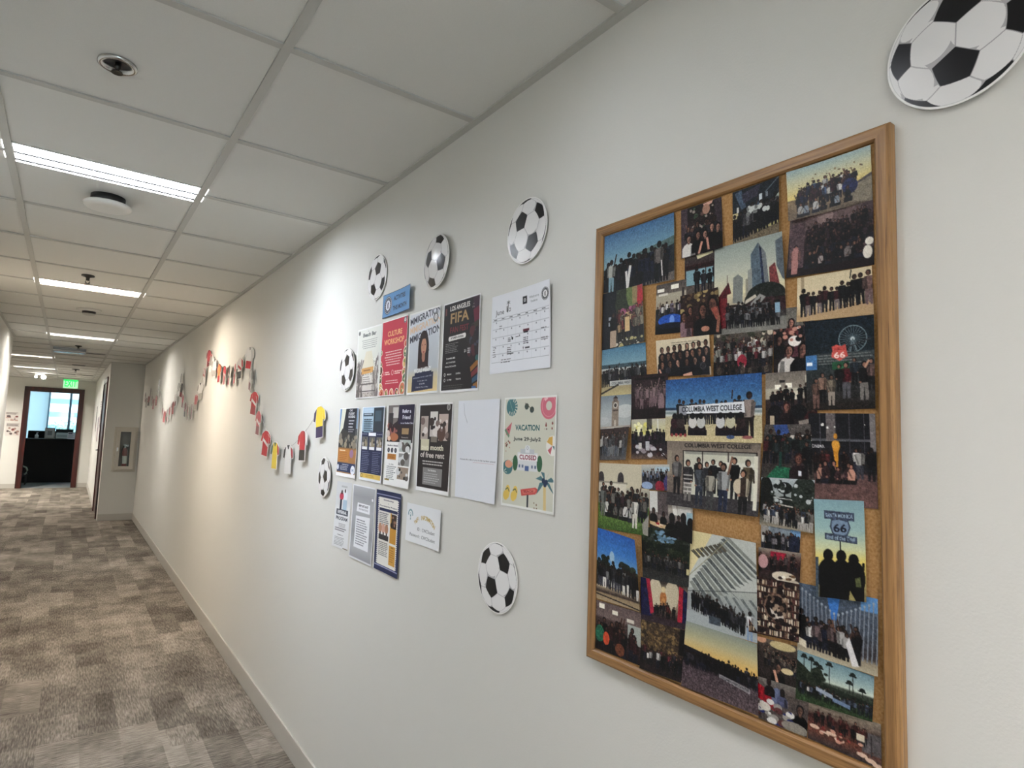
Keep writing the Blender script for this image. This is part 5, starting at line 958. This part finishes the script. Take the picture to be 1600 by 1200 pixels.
P.rect(.30,.50,.68,.66,(214,216,218)).rect(.36,.47,.62,.52,(190,194,198)).poly([(.42,.47),(.49,.43),(.56,.47)], (206,210,212)).rect(.45,.44,.53,.5,(220,222,224)).circ(.49,.46,.02,(150,154,160),.7).rect(.45,.62,.52,.66,(70,96,150)).ell(.26,.60,.05,.07,(52,98,66)).ell(.72,.59,.05,.07,(52,98,66))
for u in (.33,.39,.57,.63): P.rect(u,.61,u+.03,.635,(96,110,140))
P.rect(.32,.515,.68,.57,(236,234,232)); P.text('CLOSED',.5,.542,.042,(140,34,60),w=.32,bold=True)
P.ell(.11,.645,.1,.065,TE).ell(.13,.615,.075,.035,(220,150,120)).line(.16,.6,.22,.56,.01,(190,180,150)).line(.04,.68,.08,.66,.01,(200,206,190)).line(.05,.69,.1,.69,.008,(200,206,190))
for u in (.09,.24): P.ell(u,.90,.05,.045,(226,190,84)).ell(u+.04,.855,.045,.05,(226,190,84)).ell(u+.03,.88,.045,.05,(226,190,84)).line(u-.01,.85,u+.04,.83,.012,(70,90,70)).line(u+.04,.83,u+.07,.865,.012,(70,90,70))
P.poly([(.38,.83),(.66,.795),(.72,.815),(.66,.855),(.40,.885)], (206,82,76)).poly([(.42,.84),(.64,.81),(.67,.82),(.64,.84),(.43,.865)], (226,120,106)).text('BEACH',.53,.838,.022,(150,40,44),w=.18,bold=True,rot=.1).rect(.505,.87,.535,.99,(60,66,70))
P.poly([(.80,.76),(.845,.76),(.86,.99),(.81,.99)], (222,196,130))
for a in (-2.7,-2.0,-1.2,-.35,.5,2.5): P.poly([(.83,.735),(.83+.10*math.cos(a)-.03*math.sin(a),.735+.06*math.sin(a)-.02),(.83+.19*math.cos(a),.735+.13*math.sin(a)+.04),(.83+.10*math.cos(a),.735+.07*math.sin(a)+.025)], (74,116,124))
for u,v in ((.80,.73),(.85,.74),(.83,.76)): P.circ(u,v,.03,(36,54,84))
border(P,(234,235,230),.022,.018,.022)
put(P,1.210,1.431,.0014,'Vacation notice with beach drawings and a CLOSED building, rightmost of the middle row',curl=(('R',.002),),name='paper_notice',cat='notice')
# bottom row
P = new(.205,.2794,(222,224,226),14); P.bg([(0,(206,208,210)),(.35,(214,216,218)),(.45,(228,230,230))]); P.rect(.3,.06,.7,.085,(180,182,184)).ell(.36,.22,.13,.06,(196,60,84)).ell(.36,.16,.05,.035,(50,34,36)).rect(.28,.27,.40,.42,(40,44,60)).ell(.62,.2,.12,.09,(226,230,236)).ell(.58,.135,.045,.03,(60,44,40)).rect(.48,.27,.74,.44,(170,196,216)).rect(.1,.42,.86,.50,(60,66,80)).text('REFERRAL',.48,.46,.05,(236,238,240),w=.6,bold=True).text('PROGRAM',.48,.555,.055,(44,48,64),w=.74,bold=True).lines(.3,.63,.76,3,.022,.008,(150,150,150),True).lines(.1,.70,.84,2,.03,.012,(90,92,100)).text('Contact us',.46,.80,.018,(60,62,70),w=.34,bold=True).lines(.12,.84,.76,6,.022,.008,(150,154,156)).rect(.68,.98,1,.99,(110,96,60))
put(P,0,0,.0014,'white referral program flyer with two students, leftmost of the bottom row',curl=(('L',.003),),cr=[(2.497,1.262),(2.343,1.265),(2.355,.999),(2.520,.996)])
P = new(seed=15,base=(150,152,154)); P.bg([(0,(176,178,182)),(.15,(150,152,156)),(.35,(168,170,174)),(.65,(146,148,152)),(.85,(170,172,176)),(1,(140,142,146))]); P.poly([(.25,.24),(.80,.24),(.80,.36),(.22,.36)], (232,234,238)).text('IMPORTANT',.52,.275,.032,(60,62,68),w=.42,bold=True).text('REMINDERS',.52,.32,.024,(110,112,118),w=.40).poly([(.2,.42),(.82,.40),(.82,.84),(.18,.84)], (230,232,236)); P.lines(.25,.46,.76,11,.032,.012,(130,132,140)).rect(.86,.15,.92,.18,(220,222,226)); border(P,(226,228,232),.03,.018,.022)
put(P,2.222,1.1245,.0016,'silver-grey flyer of important reminders on a white panel, bottom row',curl=(('B',.003),))
P = new(.199,.2794,(38,46,84),16); P.rect(0,0,1,1,(40,48,86)).rect(.02,.05,.98,.06,(150,156,190)).rect(.02,.93,.98,.94,(150,156,190)).rect(.12,.09,.88,.92,(226,224,216))
for k in range(34): P.rect(.085,.1+k*.0242,.12,.112+k*.0242,(226,224,216)).rect(.88,.1+k*.0242,.915,.112+k*.0242,(226,224,216))
P.text('Scholarship',.5,.12,.022,(50,54,74),w=.4,bold=True).text('&',.5,.155,.016,(50,54,74)).text('Community Project',.5,.195,.024,(50,54,74),w=.7,bold=True).rect(.14,.22,.88,.255,(38,46,84)).lines(.15,.28,.55,7,.022,.009,(110,112,116)).rect(.62,.27,.86,.44,(60,44,40)).rect(.60,.26,.64,.6,(214,158,60)).rect(.6,.44,.86,.62,(206,146,50)).speck(.64,.3,.84,.42,8,[(150,110,90),(30,24,26)],.03,.02).rect(.15,.55,.55,.61,(50,46,50))
for u,c in ((.2,(190,140,110)),(.33,(210,160,140)),(.46,(180,130,100))): P.ell(u,.47,.07,.06,c).rect(u-.02,.52,u+.03,.58,(60,54,56))
P.lines(.16,.64,.55,8,.022,.009,(120,120,116)).rect(.6,.65,.86,.88,(214,156,62)).text('INFO',.73,.67,.016,(60,44,30),w=.1,bold=True).lines(.63,.70,.84,6,.026,.007,(160,110,40))
put(P,1.9945,1.1245,.0026,'flyer with thick navy border and orange boxes, third in the bottom row',curl=(('TL',.004),('R',.003)))
P = new(.232,.121,(228,230,232),17); TE2 = (120,156,160)
for r in (.075,.052,.028): P.circ(.12,.30,r,TE2 if r != .052 else (228,230,232)).circ(.12,.30,r*.72,(228,230,232))
P.rect(0,.32,.22,.46,(228,230,232)).ell(.12,.33,.015,.03,TE2).rect(.11,.38,.13,.43,TE2)
for k,ch in enumerate('WiFi INFORMATION'):
    if ch == ' ': continue
    t = (k-7.5)/7.5; P.text(ch,.55+.33*math.sin(t*.95),.30+.30*(1-math.cos(t*.95))*1.2,.11,(196,166,90),rot=-t*.5,bold=True)
P.text('ID :  CWCStudent',.60,.62,.085,(84,88,92),w=.5).text('Password :  CWCStudent',.50,.80,.085,(84,88,92),w=.74)
put(P,1.7395,1.181,.0012,'small white card with arched gold heading and network login, bottom row right end',curl=(('R',.004),('B',.002)),name='paper_notice',cat='notice')
# sheets near the far doorway
def small(label, yc, zc, W, H, seed, end=False, base=(206,200,194), group='papers by the far doorway'):
    P = Pic(W,H,.005,base,seed); P.lines(.1,.1,.9,3,.07,.03,(96,84,84)).speck(.15,.4,.85,.9,12,[(150,120,110),(90,76,76),(180,150,140),(120,60,60)],.09,.07); border(P,(214,210,204),.05,.04,.04)
    if end:
        o = ruled('paper_notice', P, 0, 0, 0, m=M_ink); o.location = (yc, YE-.003, zc); o.rotation_euler = (0,0,math.pi/2); setp(o,label,'notice',group)
    else: put(P,yc,zc,XW-XJ+.003,label,name='paper_notice',cat='notice',group=group)
small('upper pinkish lined sheet on the end wall left of the doorway', -.985, 1.545, .24, .21, 31, True); small('lower pictured sheet on the end wall left of the doorway', -.95, 1.27, .26, .30, 32, True)
small('tall pale sheet on the jog wall just beyond the red-brown door', 13.35, 1.62, .5, .6, 33); small('grey spotted sheet low on the jog wall', 13.95, 1.35, .5, .5, 34, base=(170,160,168)); small('dark narrow sheet on the jog wall nearest the end wall', 15.1, 1.55, .4, .55, 35, base=(120,116,112))

# ------------------------------------------------------------------ soccer ball cutouts
PHI = (1+5**.5)/2; ICO = []
for a in (-1,1):
    for b_ in (-PHI,PHI): ICO += [(0,a,b_),(a,b_,0),(b_,0,a)]
ICO = np.array(ICO)/math.sqrt(1+PHI**2); HEX = []
for i in range(12):
    for j in range(i+1,12):
        for k in range(j+1,12):
            if min(ICO[i]@ICO[j], ICO[j]@ICO[k], ICO[i]@ICO[k]) > .4: c = ICO[i]+ICO[j]+ICO[k]; HEX.append(c/np.linalg.norm(c))
HEX = np.array(HEX)
def ball(y, z, r, q, label, dome=.003, n=110, off=.004, tilt=0, light=(-.05,.05)):
    R = np.array(Quaternion(q).to_matrix()); ang = np.linspace(0, 2*math.pi, n*3+1); rad = np.linspace(0.0, 1, n)
    A, B = np.meshgrid(ang, rad); U, V = B*np.cos(A), B*np.sin(A); k = .965; u, v = U/k, V/k
    rr_ = np.minimum(u*u+v*v, 1); d = np.stack([u, v, np.sqrt(1-rr_)], -1); d /= np.linalg.norm(d, axis=-1, keepdims=True)
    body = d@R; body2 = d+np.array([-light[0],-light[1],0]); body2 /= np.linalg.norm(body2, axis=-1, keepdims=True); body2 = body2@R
    sp = (body@ICO.T)/2.3274; shx = (body@HEX.T)/2.2673
    mp, mh = sp.max(-1), shx.max(-1); srt = np.sort(shx, -1); edge = srt[...,-1]-np.maximum(srt[...,-2], mp)
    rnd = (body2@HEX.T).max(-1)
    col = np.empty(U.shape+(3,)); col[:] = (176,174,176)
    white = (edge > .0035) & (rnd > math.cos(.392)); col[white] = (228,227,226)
    def mixm(m, c):  # soft edge
        col[...] = col*(1-m[...,None])+np.array(c)*m[...,None]
    pm = np.clip((mp-mh)/.0035+.5, 0, 1); mixm(pm, (18,17,19)); mixm((B > k).astype(float), (236,235,232))
    ln = np.clip(1-np.abs(B-k)/.008, 0, 1)*.5; mixm(ln, (150,150,150))
    D_ = dome*(1-B**2)+tilt*(U*.5+.5)
    co = np.stack([-D_, -U*r, V*r], -1); top = grid_obj('printed_face', co, s2l(col), M_card)
    root = empty('soccer_ball_cutout', (XW-off, y, z), label, 'soccer ball decoration', 'soccer ball cutouts on the right wall'); top.parent = root
    b = MB(); N_ = 96; a_, c_ = [], []
    for i in range(N_):
        t = 2*math.pi*i/N_; dd = tilt*(math.cos(t)*.5+.5); a_.append(b.bm.verts.new((-dd, -r*math.cos(t), r*math.sin(t)))); c_.append(b.bm.verts.new((-dd+.0018, -r*math.cos(t), r*math.sin(t))))
    for i in range(N_): b.bm.faces.new((a_[i], a_[(i+1)%N_], c_[(i+1)%N_], c_[i]))
    b.bm.faces.new(c_); b.build('card_edge', M_white, root)
ball(.288,2.016,.0868,(-.516,-.484,-.459,.538),'soccer ball cutout above the cork board, nearest the camera and cropped by the frame',off=.006,tilt=.004,n=160,light=(-.06,.08))
ball(1.241,2.004,.0865,(.642,-.621,.341,-.293),'soccer ball cutout above the white June calendar page',off=.005,tilt=.003)
ball(1.715,2.024,.0890,(.755,.259,-.329,-.504),'glossy bulging soccer ball cutout, second from the left above the posters',dome=.016,off=.008,tilt=.008)
ball(2.203,2.068,.0890,(.744,-.430,.102,-.501),'soccer ball cutout just above the blue activities sign',off=.005)
ball(2.457,1.726,.0885,(-.388,.527,.414,.633),'soccer ball cutout left of the Beach Bar flyer',off=.007,tilt=.004)
ball(2.655,1.268,.0865,(.249,.926,.264,-.098),'soccer ball cutout beside the lowest row, below the yellow paper jersey',off=.006,tilt=.005)
ball(1.321,1.106,.0890,(-.271,.363,-.612,.648),'lowest soccer ball cutout, alone beneath the Vacation notice',off=.005,light=(-.03,.07))

# ------------------------------------------------------------------ paper jersey garlands
JH = .145
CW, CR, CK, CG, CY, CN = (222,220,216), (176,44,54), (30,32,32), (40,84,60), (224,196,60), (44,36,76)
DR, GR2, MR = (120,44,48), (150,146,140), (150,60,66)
def jersey(parent, loc, rx, rz, body, ls, rs, low, collar, stripe=None):
    b = MB(); cl = []
    def pl(pts, x, c):
        f = b.bm.faces.new([b.bm.verts.new((-x, -p[0]*JH, p[1]*JH)) for p in pts]); cl.append((f, c))
    out = [(-.13,0),(.13,0),(.2,-.04),(.40,-.16),(.46,-.46),(.33,-.50),(.27,-.36),(.28,-1.0),(-.28,-1.0),(-.27,-.36),(-.33,-.50),(-.46,-.46),(-.40,-.16),(-.2,-.04)]
    pl(out, .0012, (228,226,222)); pl([(x*1.0,y) for x, y in out][::-1], -.0004, (214,212,208))
    for i in range(len(out)):
        p, q = out[i], out[(i+1)%len(out)]; f = b.bm.faces.new([b.bm.verts.new((x, -a[0]*JH, a[1]*JH)) for a, x in ((p,-.0012),(q,-.0012),(q,.0004),(p,.0004))]); cl.append((f, (222,220,216)))
    pl([(-.12,-.02),(.12,-.02),(.2,-.06),(.25,-.36),(.25,-.66),(-.25,-.66),(-.25,-.36),(-.2,-.06)], .0015, body)
    pl([(-.25,-.64),(.25,-.64),(.255,-.975),(-.255,-.975)], .0016, low)
    pl([(-.2,-.06),(-.26,-.34),(-.32,-.47),(-.44,-.44),(-.385,-.175)], .0017, ls); pl([(.2,-.06),(.26,-.34),(.32,-.47),(.44,-.44),(.385,-.175)], .0017, rs)
    pl([(-.12,-.015),(.12,-.015),(.03,-.16),(-.03,-.16)], .0018, collar)
    if stripe: pl([(-.25,-.30),(-.25,-.42),(.25,-.62),(.25,-.50)], .0019, stripe)
    bm = b.bm; bm.faces.ensure_lookup_table(); ly = bm.loops.layers.float_color.new('ink')
    for f, c in cl:
        k = tuple(s2l(c))+(1,)
        for l in f.loops: l[ly] = k
    me = bpy.data.meshes.new('jersey_cutout'); bm.to_mesh(me); bm.free(); me.materials.append(M_card)
    o = bpy.data.objects.new('jersey_cutout', me); COL.objects.link(o); o.parent = parent; o.location = loc; o.rotation_euler = (rx, 0, rz)
J = [(2.737,1.578,CY,CN,CY,CN,CY,None),(2.945,1.466,CR,CR,CW,CK,CR,None),(3.172,1.392,CW,CK,CR,CW,CK,None),(3.405,1.399,CY,CG,CR,CY,CG,None),(3.608,1.458,CR,CR,CR,CR,CR,CW),(3.80,1.573,CR,CR,CR,DR,CR,CW),(3.94,1.693,CR,CR,CR,MR,CR,CW),(4.07,1.846,CW,GR2,CG,DR,CK,None),(4.146,1.99,CW,CW,CW,CR,GR2,None),
(4.403,1.94,CW,CW,CR,CK,CW,CR),(4.56,1.915,CR,CW,CW,CR,CR,CW),(4.732,1.915,CK,CR,CW,CR,CK,CW),(4.91,1.925,CR,CR,CR,MR,CR,CW),(5.106,1.953,(206,150,84),CR,CR,CR,CR,None),(5.32,2.011,CW,GR2,CK,GR2,CK,None),(5.47,2.061,GR2,CR,CW,CW,CR,None),(5.622,2.112,CR,DR,CR,DR,DR,None),
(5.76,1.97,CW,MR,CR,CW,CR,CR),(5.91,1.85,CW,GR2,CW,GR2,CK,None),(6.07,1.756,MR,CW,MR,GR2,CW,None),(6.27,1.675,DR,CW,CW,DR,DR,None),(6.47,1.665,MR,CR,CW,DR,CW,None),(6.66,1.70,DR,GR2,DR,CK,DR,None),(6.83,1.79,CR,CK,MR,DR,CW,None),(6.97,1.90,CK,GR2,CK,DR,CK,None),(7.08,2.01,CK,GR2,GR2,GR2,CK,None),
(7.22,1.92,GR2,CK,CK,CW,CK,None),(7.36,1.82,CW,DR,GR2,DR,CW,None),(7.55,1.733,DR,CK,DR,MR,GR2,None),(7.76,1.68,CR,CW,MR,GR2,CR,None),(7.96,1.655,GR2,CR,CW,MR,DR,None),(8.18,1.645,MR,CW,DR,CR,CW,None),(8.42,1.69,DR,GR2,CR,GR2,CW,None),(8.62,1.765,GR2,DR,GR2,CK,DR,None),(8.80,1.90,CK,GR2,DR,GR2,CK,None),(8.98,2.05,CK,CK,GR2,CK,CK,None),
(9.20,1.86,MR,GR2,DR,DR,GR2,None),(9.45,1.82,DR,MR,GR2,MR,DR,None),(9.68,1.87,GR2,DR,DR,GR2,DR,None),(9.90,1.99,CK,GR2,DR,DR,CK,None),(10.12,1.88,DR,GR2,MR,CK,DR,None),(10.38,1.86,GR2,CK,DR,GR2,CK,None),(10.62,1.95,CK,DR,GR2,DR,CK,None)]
rj = random.Random(11)
for (a, z_), lb in zip(((0,9),(9,17),(17,26),(26,36),(36,43)), ('nearest garland of paper jerseys sweeping down to a yellow and a white jersey','second garland of red and white paper jerseys, hung highest along the wall',
        'third garland of paper jerseys dipping in a deep curve beyond the high one','fourth garland of small paper jerseys with a rounded dip','farthest garland of paper jerseys near the corner of the jog wall')):
    js = J[a:z_]; root = empty('jersey_garland', (XW-.016, js[0][0], js[0][1]), lb, 'garland', 'jersey garlands along the right wall')
    P_ = [Vector((0, j[0]-js[0][0], j[1]-js[0][1]-.012)) for j in js]
    if z_ < len(J): P_.append(Vector((0, J[z_][0]-js[0][0]-.02, J[z_][1]-js[0][1]-.012)))
    sm = []
    for i in range(len(P_)-1):
        p0, p1, p2, p3 = P_[max(i-1,0)], P_[i], P_[i+1], P_[min(i+2,len(P_)-1)]
        for k in range(5):
            t = k/5; sm.append(.5*((2*p1)+(p2-p0)*t+(2*p0-5*p1+4*p2-p3)*t*t+(3*p1-p0-3*p2+p3)*t**3))
    sm.append(P_[-1]); MB().tube(sm, .0013, 5).build('string', mat('string_white', (190,186,180), .6), root)
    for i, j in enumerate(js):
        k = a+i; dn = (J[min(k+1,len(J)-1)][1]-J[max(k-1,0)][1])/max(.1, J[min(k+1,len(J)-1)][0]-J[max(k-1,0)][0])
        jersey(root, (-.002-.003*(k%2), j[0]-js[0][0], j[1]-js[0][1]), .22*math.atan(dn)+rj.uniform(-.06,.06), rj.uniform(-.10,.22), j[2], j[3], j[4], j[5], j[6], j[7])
